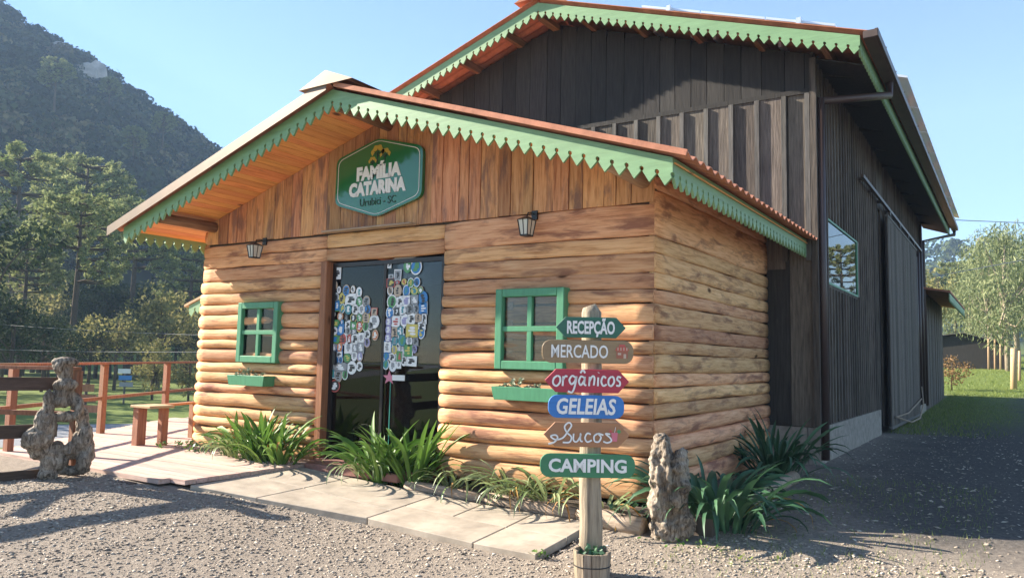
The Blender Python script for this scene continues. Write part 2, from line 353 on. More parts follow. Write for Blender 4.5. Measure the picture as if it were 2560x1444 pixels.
class MB:
    def __init__(s): s.v = []; s.f = []
    def add(s, v, f):
        n = len(s.v); s.v += [tuple(p) for p in v]; s.f += [tuple(n+i for i in q) for q in f]; return s
    def box(s, a, b):
        (x0, y0, z0), (x1, y1, z1) = a, b
        return s.add([(x0, y0, z0), (x1, y0, z0), (x1, y1, z0), (x0, y1, z0), (x0, y0, z1), (x1, y0, z1), (x1, y1, z1), (x0, y1, z1)], BF)
    def bar(s, p, q, w, h, up=(0, 0, 1)):
        p = Vector(p); q = Vector(q); d = (q-p).normalized(); r = d.cross(Vector(up))
        r = (r if r.length > 1e-5 else Vector((1, 0, 0))).normalized()*w/2; u = r.cross(d).normalized()*h/2
        return s.add([p-r-u, p+r-u, p+r+u, p-r+u, q-r-u, q+r-u, q+r+u, q-r+u], [(3, 2, 1, 0), (4, 5, 6, 7), (0, 1, 5, 4), (1, 2, 6, 5), (2, 3, 7, 6), (3, 0, 4, 7)])
    def tube(s, pts, rad, n=8, cap=True):
        pts = [Vector(p) for p in pts]; rad = rad if hasattr(rad, '__len__') else [rad]*len(pts)
        b = len(s.v); up = Vector((0.13, 0.21, 1)).normalized(); prev = None
        for i, p in enumerate(pts):
            d = (pts[min(i+1, len(pts)-1)]-pts[max(i-1, 0)]).normalized()
            r = d.cross(up if prev is None else prev)
            if prev is not None: u = (prev-d*prev.dot(d)).normalized()
            else:
                u = d.cross(Vector((1, 0.2, 0.1))).normalized() if abs(d.dot(up)) > 0.95 else (up-d*up.dot(d)).normalized()
            prev = u; w = d.cross(u)
            for k in range(n):
                a = 2*math.pi*k/n; s.v.append(tuple(p+(u*math.cos(a)+w*math.sin(a))*rad[i]))
        for i in range(len(pts)-1):
            for k in range(n):
                k2 = (k+1) % n; s.f.append((b+i*n+k, b+i*n+k2, b+(i+1)*n+k2, b+(i+1)*n+k))
        if cap: s.f.append(tuple(b+k for k in reversed(range(n)))); s.f.append(tuple(b+(len(pts)-1)*n+k for k in range(n)))
        return s
    def prism(s, poly, off):                               # poly: 3D points (ccw seen from -off), off: extrusion vector
        n = len(poly); off = Vector(off); b = len(s.v)
        s.v += [tuple(p) for p in poly]+[tuple(Vector(p)+off) for p in poly]
        s.f += [tuple(b+i for i in range(n)), tuple(b+n+i for i in reversed(range(n)))]
        s.f += [(b+i, b+n+i, b+n+(i+1) % n, b+(i+1) % n) for i in range(n)]; return s
    def build(s, name, mat, parent=None, smooth=False): return mesh(name, s.v, s.f, mat, parent, smooth)
def bevel(o, w=0.006, seg=1):
    b = o.modifiers.new('bevel', 'BEVEL'); b.width = w; b.segments = seg; b.limit_method = 'ANGLE'; return o
def text(body, size, mat, parent, mw, bold=0.0, shear=0.0, sx=1.0, ext=0.004, name='lettering', space=1.0, width=None):
    cu = bpy.data.curves.new('t', 'FONT'); cu.body = body; cu.size = size; cu.align_x = 'CENTER'; cu.align_y = 'CENTER'
    cu.offset = bold; cu.shear = shear; cu.extrude = ext; cu.space_character = space; cu.resolution_u = 3
    o = bpy.data.objects.new('t', cu); COL.objects.link(o); dg = bpy.context.evaluated_depsgraph_get()
    me = bpy.data.meshes.new_from_object(o.evaluated_get(dg)); bpy.data.objects.remove(o)
    v = np.array([p.co[:] for p in me.vertices])
    if width: sx = width/(v[:, 0].max()-v[:, 0].min())
    cx = (v[:, 0].max()+v[:, 0].min())/2
    for p in me.vertices: p.co.x = (p.co.x-cx)*sx
    me.transform(mw); me.materials.clear(); return link(name, me, mat, parent)
def strokes(paths, w, mat, parent, mw, ext=0.006, name='lettering'):
    """hand-painted script: each path a list of 2D points, smoothed and given width"""
    b = MB()
    for P in paths:
        P = [np.array(p, float) for p in P]; pts = []
        for i in range(len(P)-1):
            p0, p1, p2, p3 = P[max(i-1, 0)], P[i], P[i+1], P[min(i+2, len(P)-1)]
            for t in np.linspace(0, 1, 6, endpoint=False):
                pts.append(0.5*((2*p1)+(-p0+p2)*t+(2*p0-5*p1+4*p2-p3)*t*t+(-p0+3*p1-3*p2+p3)*t**3))
        pts.append(P[-1])
        n = len(pts); base = len(b.v)
        for i, p in enumerate(pts):
            d = pts[min(i+1, n-1)]-pts[max(i-1, 0)]; d = d/(np.hypot(*d)+1e-9); q = np.array((-d[1], d[0]))*w/2
            for z in (0, ext):
                b.v += [(p[0]+q[0], p[1]+q[1], z), (p[0]-q[0], p[1]-q[1], z)]
        for i in range(n-1):
            k = base+4*i; b.f += [(k+2, k+3, k+7, k+6), (k, k+2, k+6, k+4), (k+3, k+1, k+5, k+7)]
    me = bpy.data.meshes.new(name); me.from_pydata(b.v, [], b.f); me.transform(mw); return link(name, me, mat, parent)

# ------------------------------------------------------------------ terrain
def sgrid(lo, hi, n, c, k):
    a, b = math.asinh((lo-c)/k), math.asinh((hi-c)/k); return c+k*np.sinh(np.linspace(a, b, n))
gx = sgrid(-720, 620, 330, -4, 3.0); gy = sgrid(-260, 900, 330, 5, 3.0)
X, Y = np.meshgrid(gx, gy); Z = gz(X, Y)
Z = Z+gnear(X, Y)
Z = np.where((X < -7.35) & (Y > 5.15) & (Y < 12), Z-0.05, Z)
# keep the ground under floors and slabs clearly below them
inside = (X > -10.2) & (X < -2.9) & (Y > 6.4) & (Y < 26)
Z = np.where(inside, Z-0.06, Z)
path_zone = (X > -7.3) & (X < -3.2) & (Y > 5.45) & (Y < 6.6)
Z = np.where(path_zone, Z-0.05, Z)
ny, nx = X.shape
idx = np.arange(nx*ny).reshape(ny, nx)
Q = np.stack([idx[:-1, :-1], idx[:-1, 1:], idx[1:, 1:], idx[1:, :-1]], -1).reshape(-1, 4)
tag(meshnp('ground', np.stack([X, Y, Z], -1).reshape(-1, 3), Q, M['ground'], smooth=True), kind='structure')

# gravel chips lying on the yard
def chips(n, fx, fy, smin, smax, name, label, mat):
    x = fx(n); y = fy(n); keep = ~((x > -7.25) & (x < -3.2) & (y > 5.38) & (y < 6.7)) & (edge_dist(x, y) < -0.05) & ~((x < -7.0) & (y > 4.75)) & ~((x < -2.2) & (y > 6.3)); x = x[keep]; y = y[keep]; n = len(x)
    s = smin*(smax/smin)**(rng.random(n)**2.2)
    base = np.array([(1, 0, 0), (0, 1, 0), (-1, 0, 0), (0, -1, 0), (0.1, 0.1, 0.6), (0, 0, -0.5)])
    fc = np.array([(0, 1, 4), (1, 2, 4), (2, 3, 4), (3, 0, 4), (1, 0, 5), (2, 1, 5), (3, 2, 5), (0, 3, 5)])
    a = rng.random(n)*6.283; sc = np.stack([s*(0.7+0.8*rng.random(n)), s*(0.5+0.6*rng.random(n)), s*(0.35+0.5*rng.random(n))], 1)
    v = base[None]*sc[:, None, :]*(0.8+0.4*rng.random((n, 6, 1)))
    c, q = np.cos(a)[:, None], np.sin(a)[:, None]
    vx = v[..., 0]*c-v[..., 1]*q; vy = v[..., 0]*q+v[..., 1]*c
    tl = (rng.random(n)-0.5)[:, None]*0.8
    vz = v[..., 2]+vx*tl
    P = np.stack([vx+x[:, None], vy+y[:, None], vz+(gz(x, y)+gnear(x, y))[:, None]+(s*0.12)[:, None]], -1)
    FF = (fc[None]+(np.arange(n)*6)[:, None, None]).reshape(-1, 3)
    return tag(meshnp(name, P.reshape(-1, 3), FF, mat), label, 'gravel', kind='stuff')
chips(75000, lambda n: -8.9+rng.random(n)*9.6, lambda n: 1.6+5.2*rng.random(n)**0.9, 0.005, 0.022, 'gravel', 'loose grey and tan gravel chips covering the yard', M['chips'])
chips(5000, lambda n: -2.3+rng.random(n)*5.0, lambda n: 6.2+12*rng.random(n)**1.5, 0.006, 0.03, 'road_litter', 'scattered stones and dry litter on the dirt road', M['chips'])

# ------------------------------------------------------------------ paving and deck
def slabpiece(x0, x1, y0a, y0b, y1, parent):
    g = 0.006
    P = [(x0+g, y0a+g), (x1-g, y0b+g), (x1-g, y1-g), (x0+g, y1-g)]
    top = [(x, y, gzf(x, y)+0.025) for x, y in P]
    b = MB(); b.prism([(x, y, z-0.07) for x, y, z in top][::-1], (0, 0, 0.07)); o = b.build('paving_slab', M['slab'], parent); return bevel(o, 0.006)
path = tag(empty('path', (-5, 6, 0)), kind='structure')
fe = lambda x: 5.43 if x > -5.0 else 5.43+(x+5.0)*0.23
xs = [-7.05, -6.25, -5.05, -3.86, -3.24]
for a, b in zip(xs, xs[1:]):
    mid = 5.95 if a > -6 else 5.75
    slabpiece(a, b, fe(a), fe(b), mid, path)
    if a == -5.05: slabpiece(a, -4.46, mid, mid, 6.44, path); slabpiece(-4.46, b, mid, mid, 6.44, path)
    else: slabpiece(a, b, mid, mid, 6.44, path)
ds = MB(); ds.prism([(-7.02, 6.45, -0.05), (-5.6, 6.45, -0.05), (-5.5, 6.8, -0.05), (-5.45, 6.93, -0.05), (-7.25, 6.93, -0.05), (-7.2, 6.7, -0.05)], (0, 0, 0.09)); bevel(ds.build('door_step', plain('red_step_concrete', (0.28, 0.13, 0.10), 0.85, nz=0.25, scale=7, bs=0.3), path), 0.01)

deck = empty('deck', (-9, 6, 0), 'pinkish plank deck between the gnarled stump and the cabin', 'deck')
y = 4.78; k = 0
while y < 9.3:
    w = 0.135
    xl = np.interp(y, [4.62, 4.9, 6.82, 9.4], [-10.85, -10.95, -12.25, -14.0]) + random.uniform(-0.02, 0.02)
    xr = -7.06 if y > 4.9 else -7.3
    if y > 6.8: xr = -9.85
    dz = random.uniform(-0.002, 0.002)
    b = MB(); b.box((xl, y, -0.03+dz), (xr, y+w-0.006, 0.018+dz)); b.build('deck_board', M['deck'], deck); y += w; k += 1
for (p, q) in (((-11.0, 4.7), (-7.6, 4.7)), ((-11.9, 6.3), (-7.6, 6.3)), ((-13.3, 8.6), (-10, 8.6))):
    b = MB(); b.bar((*p, -0.11), (*q, -0.11), 0.08, 0.14); b.build('joist', M['fence'], deck)
for (x, yy) in ((-10.8, 4.75), (-11.4, 5.8), (-12.1, 6.9), (-13.3, 8.6), (-9.3, 4.7)):
    b = MB(); b.box((x-0.06, yy-0.06, gzf(x, yy)-0.1), (x+0.06, yy+0.06, -0.04)); b.build('deck_pile', M['fence'], deck)

for t_ in (deck, path):
    for ch in t_.children: ch.location = -t_.location
def railing(name, pts, label, h=1.1, mid=0.56, post_w=0.11, lit=None):
    t = empty(name, (pts[0][0], pts[0][1], 0), label, 'railing'); o0 = Vector((pts[0][0], pts[0][1], 0))
    ad = lambda mb, nm, mt: setattr(mb.build(nm, mt, t), 'location', -o0)
    for i, p in enumerate(pts):
        if p[2]:
            b = MB(); b.box((p[0]-post_w/2, p[1]-post_w*0.35, 0.0), (p[0]+post_w/2, p[1]+post_w*0.35, h-0.02)); ad(b, 'post', M['rail'])
    for z, hh in ((h, 0.035), (mid, 0.05)):
        for a, c in zip(pts, pts[1:]):
            b = MB(); b.bar((a[0], a[1], z), (c[0], c[1], z), 0.11 if z == h else 0.05, hh); ad(b, 'top_rail' if z == h else 'middle_rail', M['rail'])
    return t
railing('deck_railing', [(-9.2, 2.75, 0), (-10.68, 4.9, 1), (-12.0, 6.82, 1), (-13.3, 8.75, 1), (-14.6, 10.7, 1)], 'long reddish wooden railing along the far edge of the deck')
railing('deck_railing', [(-8.42, 4.5, 1), (-11.3, 3.1, 1)], 'sunlit pale railing running left from behind the gnarled stump', h=1.1, mid=0.62, post_w=0.09)
lowr = empty('low_railing', (-10.15, 6.31, 0), 'low wooden railing with thick posts beside the cabin corner', 'railing')
for (x, yy, w) in ((-10.15, 6.31, 0.13), (-9.93, 6.52, 0.10), (-10.5, 7.4, 0.11)):
    b = MB(); b.box((x-w/2+10.15, yy-w/2-6.31, 0), (x+w/2+10.15, yy+w/2-6.31, 0.53)); bevel(b.build('post', M['rail'], lowr))
b = MB(); b.box((-0.1, -0.09, 0.53), (0.36, 0.28, 0.565)); bevel(b.build('cap_board', M['palebeam'], lowr))
b = MB(); b.bar((0.05, 0.2, 0.545), (-0.35, 1.15, 0.545), 0.12, 0.03); b.build('top_rail', M['rail'], lowr)

fc = empty('board_fence', (-8.6, 4.0, 0), 'dark brown three-board fence nailed to the left stump', 'fence')
for z in (1.0, 0.52, 0.06):
    b = MB(); b.bar((0.12, 0.35, z-0.06), (-0.28, -5.4, z+0.02), 0.035, 0.135); b.build('board', M['fence'], fc)
for yy in (-0.25, -2.6, -5.2):
    b = MB(); x = -0.07+yy*0.07; b.box((x-0.05, yy-0.05, -0.6), (x+0.04, yy+0.05, 1.12 if yy < -1 else 0.2)); b.build('post', M['fence'], fc)

# ------------------------------------------------------------------ the log cabin
XL, XR, YW, YB = -9.77, -2.87, 6.93, 10.95
XC = -6.32; SL = 0.319; YF = 5.98
def roofz(x): return 4.257-SL*abs(x-XC)
cab = empty('log_cabin', (XC, YW, 0), 'log cabin with green scalloped eaves, glass door and orange soffit', 'cabin')
CO = -Vector((XC, YW, 0))
def part(b, name, mat, parent=None, smooth=False):
    o = b.build(name, mat, parent or cab, smooth)
    if parent is None: o.location = CO
    return o
def logmesh(p0, p1, z0, z1, bulge, out, seed, taper=(0, 0)):
    """half-round slab log from p0 to p1 (ground plan), between heights z0 and z1, bulging along 'out'"""
    r_ = random.Random(seed); n = 15; m = 8; V = []; Fc = []
    p0 = np.array(p0, float); p1 = np.array(p1, float); out = np.array(out, float)
    ph = [r_.uniform(0, 6.28) for _ in range(6)]
    knob = r_.random(), r_.uniform(0.0, 0.016)
    for i in range(n):
        t = i/(n-1); p = p0+(p1-p0)*t; L = np.linalg.norm(p1-p0)*t
        wob = lambda k, a: a*(math.sin(L*2.1+ph[k])+0.6*math.sin(L*5.3+ph[k+1])+0.35*math.sin(L*11+ph[k+2]))
        bz = bulge*(1+wob(0, 0.10)+knob[1]*8*math.exp(-((t-knob[0])*9)**2))
        endr = 1.0
        e = min(t, 1-t)
        if e == 0: endr = 0.72 if bulge > 0.05 else 0.96
        zc = (z0+z1)/2+wob(2, 0.005); hz = (z1-z0)/2*(0.985+wob(1, 0.02))
        for j in range(m+1):
            a = -math.pi/2+math.pi*j/m
            ce = math.cos(a); s_ = math.sin(a)
            prof = abs(ce)**(0.75)
            zz = zc+hz*s_*(1.0 if endr == 1 else 0.93)
            dd = bz*prof*endr
            V.append((p[0]+out[0]*dd, p[1]+out[1]*dd, zz))
        V.append((p[0]-out[0]*0.05, p[1]-out[1]*0.05, zc+hz)); V.append((p[0]-out[0]*0.05, p[1]-out[1]*0.05, zc-hz))
    k = m+3
    for i in range(n-1):
        for j in range(k):
            j2 = (j+1) % k; Fc.append((i*k+j, (i+1)*k+j, (i+1)*k+j2, i*k+j2))
    Fc.append(tuple(range(k))); Fc.append(tuple((n-1)*k+j for j in reversed(range(k))))
    return V, Fc
def add_log(p0, p1, z0, z1, bulge, out, mat, seed):
    V, Fc = logmesh(p0, p1, z0, z1, bulge, out, seed); o = mesh('log', V, Fc, mat, cab, True); o.location = CO
    me = o.data
    return o
zr = [on(1060+1300/2.256, 560+v/2.256, 1, YW)[2] for v in (60, 155, 268, 362, 443, 560, 655, 733, 845, 925, 1015, 1105, 1210)]
zr = [2.83]+zr[0:]; zr[1] = on(1637, 560+60/2.256, 1, YW)[2]
while zr[-1] > 0.13: zr.append(zr[-1]-random.uniform(0.16, 0.19))
zr[-1] = -0.02
zl = [2.81]+[on(480+60/2.256, 580+v/2.256, 1, YW)[2] for v in (152, 213, 285, 350, 412, 468, 545, 605, 655, 727, 780, 843, 893, 970, 1032, 1085, 1130)]
while zl[-1] > 0.12: zl.append(zl[-1]-random.uniform(0.14, 0.18))
zl[-1] = -0.02
def bul(z, hi): return 0.022 if z > hi else (0.05 if z > hi-0.35 else 0.078)
for i, (a, b_) in enumerate(zip(zr, zr[1:])):
    add_log((-5.40, YW), (XR, YW), b_, a, bul(a, 2.15), (0, -1), M['log_x'], 100+i)
for i, (a, b_) in enumerate(zip(zl, zl[1:])):
    add_log((XL, YW), (-7.29, YW), b_, a, bul(a, 2.45), (0, -1), M['log_x'], 200+i)
for i, (a, b_) in enumerate(((2.82, 2.645), (2.645, 2.475))):
    add_log((-7.28, YW), (-5.41, YW), b_, a, 0.022, (0, -1), M['log_x'], 300+i)
zz = [3.10, 2.97]+zr[1:]
for i, (a, b_) in enumerate(zip(zz, zz[1:])):
    add_log((XR+0.0, YW-0.005), (XR+0.0, YB-0.02), b_, a, bul(a, 1.4)*(0.75 if a < 1.4 else 1.2), (1, 0), M['log_y'], 400+i)
for i in range(16):
    z = 3.05-i*0.192; add_log((XL, YB), (XL, YW+0.01), max(z-0.192, -0.02), z, 0.06, (-1, 0), M['log_y'], 500+i)
# inner lining so no light leaks between the logs
b = MB(); b.box((XL+0.02, YW+0.055, 0), (-7.35, YW+0.075, 2.84)); b.box((-5.35, YW+0.055, 0), (XR-0.03, YW+0.075, 2.84)); b.box((-7.35, YW+0.055, 2.50), (-5.35, YW+0.075, 2.84))
b.box((XR-0.075, YW+0.08, 0), (XR-0.055, YB, 3.05)); b.box((XL+0.05, YW+0.08, 0), (XL+0.07, YB, 3.05))
LIN = b
holes = []
# gable planks
x = XL+0.06; i = 0
while x < XR-0.02:
    w = random.choice((0.13, 0.16, 0.19, 0.21, 0.24)); x1 = min(x+w, XR)
    if XR-x1 < 0.08: x1 = XR
    g = 0.004; yo = YW-0.015-random.uniform(0, 0.012); z0 = 2.835+random.uniform(-0.004, 0.004)
    wv = random.uniform(-0.008, 0.008)
    top = lambda xx: roofz(xx)-0.055
    pts = [(x+g, z0), (x1-g, z0), (x1-g+wv, (z0+top(x1))/2), (x1-g, top(x1))]
    if x < XC < x1: pts.append((XC, top(XC)))
    pts += [(x+g, top(x)), (x+g+wv, (z0+top(x))/2)]
    b = MB(); b.prism([(px, yo, pz) for px, pz in pts], (0, 0.03, 0)); part(b, 'gable_plank', M['plank']); x = x1; i += 1
b = MB(); b.prism([(XL, YW+0.03, 2.8), (XR, YW+0.03, 2.8), (XR, YW+0.03, roofz(XR)-0.07), (XC, YW+0.03, roofz(XC)-0.07), (XL, YW+0.03, roofz(XL)-0.07)], (0, 0.02, 0))
LIN.add(b.v, b.f); part(LIN, 'wall_lining', M['inside'])
b = MB(); b.box((-7.27, YW-0.15, 2.828), (-5.82, YW-0.02, 2.85)); bevel(part(b, 'ledge_board', M['edging']))
# interior
b = MB(); b.box((XL+0.1, YW+0.08, -0.04), (XR-0.1, YB-0.05, 0.015)); part(b, 'floor', M['inside'])
b = MB()
for z in (0.0, 0.55, 1.1, 1.65, 2.1): b.box((-6.3, 9.2, z), (-4.2, 9.6, z+0.03))
for xx in (-6.3, -5.25, -4.2): b.box((xx-0.02, 9.2, 0), (xx+0.02, 9.6, 2.13))
part(b, 'interior_shelf', M['inside'])
# roof: corrugated sheets, soffit boards, beams, flashing, ridge cap, fascia
roof = part(MB().box((XC-0.05, YF+0.1, 4.13), (XC+0.05, YB-0.05, 4.2)), 'roof', M['beam'])
RO = roof
def sheet(xa, xb, ya, yb, zf, name, parent, lift=0.0, amp=0.022, per=0.19, mat=None):
    n = max(4, int((yb-ya)/per*6)); V = []; Fc = []
    for t in (0, 1):
        x_ = xa+(xb-xa)*t
        for k_ in range(n+1):
            yy = ya+(yb-ya)*k_/n; z = zf(x_)+lift+amp*math.sin(2*math.pi*yy/per)
            V += [(x_, yy, z+0.005), (x_, yy, z-0.005)]
    s_ = 2*(n+1)
    for k_ in range(n):
        a = 2*k_; Fc += [(a, s_+a, s_+a+2, a+2), (a+1, a+3, s_+a+3, s_+a+1)]
        Fc += [(a, a+2, a+3, a+1), (s_+a, s_+a+1, s_+a+3, s_+a+2)]
    Fc += [(0, 1, s_+1, s_), (2*n, s_+2*n, s_+2*n+1, 2*n+1)]
    o = mesh(name, V, Fc, mat or M['terracotta'], parent, False)
    return o
yy = YF-0.06
while yy < YB-0.05:
    y2 = min(yy+0.95, YB-0.03)
    for (xa, xb, lf) in ((XC+0.02, XC+2.3, 0.055), (XC+2.1, -2.17, 0.04)):
        sheet(xa, xb, yy, y2, roofz, 'roof_sheet', RO, lf)
    for (xa, xb, lf) in ((XC-0.02, XC-2.3, 0.055), (XC-2.1, -10.44, 0.04)):
        sheet(xa, xb, yy, y2, roofz, 'roof_sheet', RO, lf)
    yy = y2-0.0
for sgn in (-1, 1):
    x = 0.03
    lim = 4.02
    while x < lim:
        w = 0.112; x2 = min(x+w, lim); a, c = XC+sgn*(x+0.003), XC+sgn*(x2-0.003)
        q = [(a, YF+0.03, roofz(a)-0.05), (c, YF+0.03, roofz(c)-0.05), (c, YF+0.03, roofz(c)-0.035), (a, YF+0.03, roofz(a)-0.035)]
        if sgn < 0: q = q[::-1]
        for (ya, yb_) in (((YF+0.03, YB-0.03),)):
            b = MB(); b.prism(q, (0, YB-0.03-YF-0.03, 0)); part(b, 'soffit_board', M['soffit'], RO)
        x = x2
def fascia(p0, p1, n, top, solid, tooth, name, mat, parent, thick, skip=()):
    """lambrequin board: pointed teeth parted by keyhole notches; p0->p1 is its top edge"""
    p0 = Vector(p0); p1 = Vector(p1); d = (p1-p0); L = d.length; d.normalize(); pitch = L/n
    V = []; Fc = []; th = Vector(thick)
    dn = Vector((0, 0, -1))
    def P(s, h): return p0+d*s+dn*h
    r_ = min(0.16*pitch, 0.02)
    for i in range(n):
        s0 = i*pitch; c = s0+pitch/2
        hl = solid+tooth*0.18; hn = solid-r_
        poly = [P(s0, top), P(s0, solid-2*r_), P(s0+r_*0.95, solid-r_*1.5), P(s0+r_, solid-r_*0.5), P(s0+r_*0.4, solid+r_*0.2), P(c, solid+tooth), P(s0+pitch-r_*0.4, solid+r_*0.2), P(s0+pitch-r_, solid-r_*0.5), P(s0+pitch-r_*0.95, solid-r_*1.5), P(s0+pitch, solid-2*r_), P(s0+pitch, top)]
        k_ = len(V); m_ = len(poly)
        V += [tuple(q) for q in poly]+[tuple(q+th) for q in poly]
        Fc += [tuple(k_+j for j in range(m_)), tuple(k_+m_+j for j in reversed(range(m_)))]
        Fc += [(k_+j, k_+m_+j, k_+m_+j+1, k_+j+1) for j in range(1, m_-2)]
        Fc.append((k_+m_-1, k_+2*m_-1, k_+m_, k_))
    for e in (0, n):
        a, b2 = P(e*pitch, top), P(e*pitch, solid-2*r_); k_ = len(V); V += [tuple(a), tuple(b2), tuple(b2+th), tuple(a+th)]; Fc.append((k_, k_+1, k_+2, k_+3))
    return mesh(name, V, Fc, mat, parent)
XE = -2.32; XEL = -10.28
fascia((XC, YF, roofz(XC)), (XE, YF, roofz(XE)), 29, 0, 0.165, 0.085, 'fascia_board', M['green'], RO, (0, 0.026, 0))
fascia((XC, YF, roofz(XC)), (XEL, YF, roofz(XEL)), 29, 0, 0.165, 0.085, 'fascia_board', M['green'], RO, (0, 0.026, 0))
fascia((XE, YF+0.028, roofz(XE)), (XE, YB-0.03, roofz(XE)), 34, 0, 0.16, 0.085, 'eave_fascia', M['greeny'], RO, (-0.026, 0, 0))
fascia((XEL, YF+0.028, roofz(XEL)), (XEL, YB-0.03, roofz(XEL)), 34, 0, 0.13, 0.085, 'eave_fascia', M['greeny'], RO, (0.026, 0, 0))
# rake flashing on the left, ridge cap
b = MB(); xa, xb = XC+0.0, -10.52
for (u0, u1, v0, v1) in ((-0.10, 0.16, 0.085, 0.092), (-0.10, -0.094, -0.035, 0.085)):
    b.add([(xa, YF+u0, roofz(xa)+v0), (xb, YF+u0, roofz(xb)+v0), (xb, YF+u1, roofz(xb)+v0), (xa, YF+u1, roofz(xa)+v0), (xa, YF+u0, roofz(xa)+v1), (xb, YF+u0, roofz(xb)+v1), (xb, YF+u1, roofz(xb)+v1), (xa, YF+u1, roofz(xa)+v1)], BF)
b.build('rake_flashing', M['flash'], RO)
b = MB(); b.add([(XC, YF-0.03, roofz(XC)+0.075), (-2.17, YF-0.03, roofz(-2.17)+0.07), (-2.17, YF-0.02, roofz(-2.17)+0.015), (XC, YF-0.02, roofz(XC)+0.015)], [(0, 1, 2, 3), (3, 2, 1, 0)])
b = MB(); b.bar((XC+0.1, YF-0.075, roofz(XC+0.1)+0.05), (-2.17, YF-0.075, roofz(-2.17)+0.05), 0.02, 0.05); b.build('verge_strip', M['terracotta'], RO)
b = MB()
for sg in (-1, 1):
    b.add([(XC, YF-0.12, 4.44), (XC+sg*0.42, YF-0.12, 4.44-0.42*SL-0.03), (XC+sg*0.42, YB-0.04, 4.44-0.42*SL-0.03), (XC, YB-0.04, 4.44)], [(0, 1, 2, 3)])
b.add([(XC-0.42, YF-0.12, 4.276), (XC+0.42, YF-0.12, 4.276), (XC, YF-0.12, 4.44)], [(0, 1, 2)])
b.build('ridge_cap', M['flash'], RO)
for (x, z, mt, r_) in ((-9.55, roofz(-9.55)-0.15, 'beam', 0.075), (XC+0.02, roofz(XC)-0.17, 'beam', 0.075), (-2.98, roofz(-2.98)-0.14, 'palebeam', 0.085)):
    b = MB(); b.tube([(x, YW+0.1, z), (x, YF+0.5, z+0.005), (x+0.01, YF+0.06, z)], [r_, r_*0.95, r_*0.9], 10); part(b, 'roof_beam', M[mt], None, True)

# glass door with its stickers
DX0, DX1, DZ = -7.2, -5.42, 2.45
door = part(MB().box((DX0, YW+0.02, 2.40), (DX1, YW+0.09, DZ)), 'door', M['doorframe'])
DO = door
def sub(b, name, mat, parent, smooth=False): return b.build(name, mat, parent, smooth)
b = MB(); b.box((DX0, YW+0.02, 0.03), (DX0+0.05, YW+0.09, 2.40)); sub(b, 'door_frame', M['doorframe'], DO)
b = MB(); b.box((DX1-0.04, YW+0.02, 0.03), (DX1, YW+0.09, 2.40)); sub(b, 'door_frame', M['doorframe'], DO)
b = MB(); b.box((DX0+0.05, YW+0.02, 0.03), (DX1-0.04, YW+0.09, 0.07)); sub(b, 'door_threshold', M['doorframe'], DO)
xm = -6.33
for (a, c) in ((DX0+0.05, xm-0.02), (xm+0.02, DX1-0.04)):
    b = MB(); b.box((a, YW+0.045, 0.07), (c, YW+0.055, 2.40)); sub(b, 'glass_pane', M['glass'], DO)
    b = MB(); b.box((a, YW+0.035, 1.2), (c, YW+0.043, 1.215)); sub(b, 'glass_joint', M['doorframe'], DO)
b = MB(); b.box((xm-0.02, YW+0.03, 0.07), (xm+0.02, YW+0.07, 2.40)); sub(b, 'meeting_stile', M['doorframe'], DO)
b = MB(); b.box((DX0+0.07, YW-0.01, 1.18), (DX0+0.12, YW+0.03, 1.35)); bevel(sub(b, 'door_handle', M['black'], DO))
b = MB(); b.box((-7.31, YW-0.085, 0.0), (DX0-0.004, YW+0.09, 2.47)); bevel(part(b, 'door_jamb', M['jamb']))
b = MB()
for i in range(7): b.tube([(-7.13+0.012*i, YW+0.2+0.02*(i % 2), 0.1), (-7.14+0.02*i, YW+0.2, 1.0), (-7.15+0.008*i, YW+0.2, 2.3)], 0.02, 6)
part(b, 'door_curtain', M['flower'], None, True)
STK = [plain('sticker_'+n, c, 0.35) for n, c in (('white', (0.8, 0.8, 0.8)), ('blue', (0.03, 0.2, 0.5)), ('teal', (0.05, 0.25, 0.3)), ('green', (0.08, 0.28, 0.1)), ('yellow', (0.6, 0.5, 0.12)), ('red', (0.5, 0.08, 0.07)), ('tan', (0.5, 0.38, 0.28)), ('grey', (0.28, 0.29, 0.31)), ('black', (0.03, 0.03, 0.035)), ('lilac', (0.32, 0.3, 0.5)), ('orange', (0.6, 0.2, 0.07)))]
def sticker_mesh(shape, rim, core, ink, w, h):
    b = MB(); mi = []
    def disc(rx, rz, y, m_, n=14, cx=0, cz=0, rect=False):
        pts = [(cx+rx*sx, y, cz+rz*sz) for sx, sz in ((-1, -1), (1, -1), (1, 1), (-1, 1))] if rect else [(cx+rx*math.cos(a), y, cz+rz*math.sin(a)) for a in np.linspace(0, 6.283, n, endpoint=False)]
        k_ = len(b.v); b.v += pts; b.f.append(tuple(range(k_, k_+len(pts)))); mi.append(m_)
    rect = shape == 'rect'
    disc(w/2, h/2, 0, 0, rect=rect)
    disc(w/2*0.82, h/2*0.82, -0.0012, 1, rect=rect)
    r_ = random.Random(hash((rim, core, ink)) % 999)
    for i in range(3): disc(w*r_.uniform(0.12, 0.26), h*r_.uniform(0.05, 0.12), -0.0024-0.0003*i, 2, 8, w*r_.uniform(-0.1, 0.1), h*(0.18-0.18*i), rect=i == 1)
    me = bpy.data.meshes.new('sticker'); me.from_pydata(b.v, [], b.f)
    for m_ in (rim, core, ink): me.materials.append(STK[m_])
    for p, m_ in zip(me.polygons, mi): p.material_index = m_
    return me
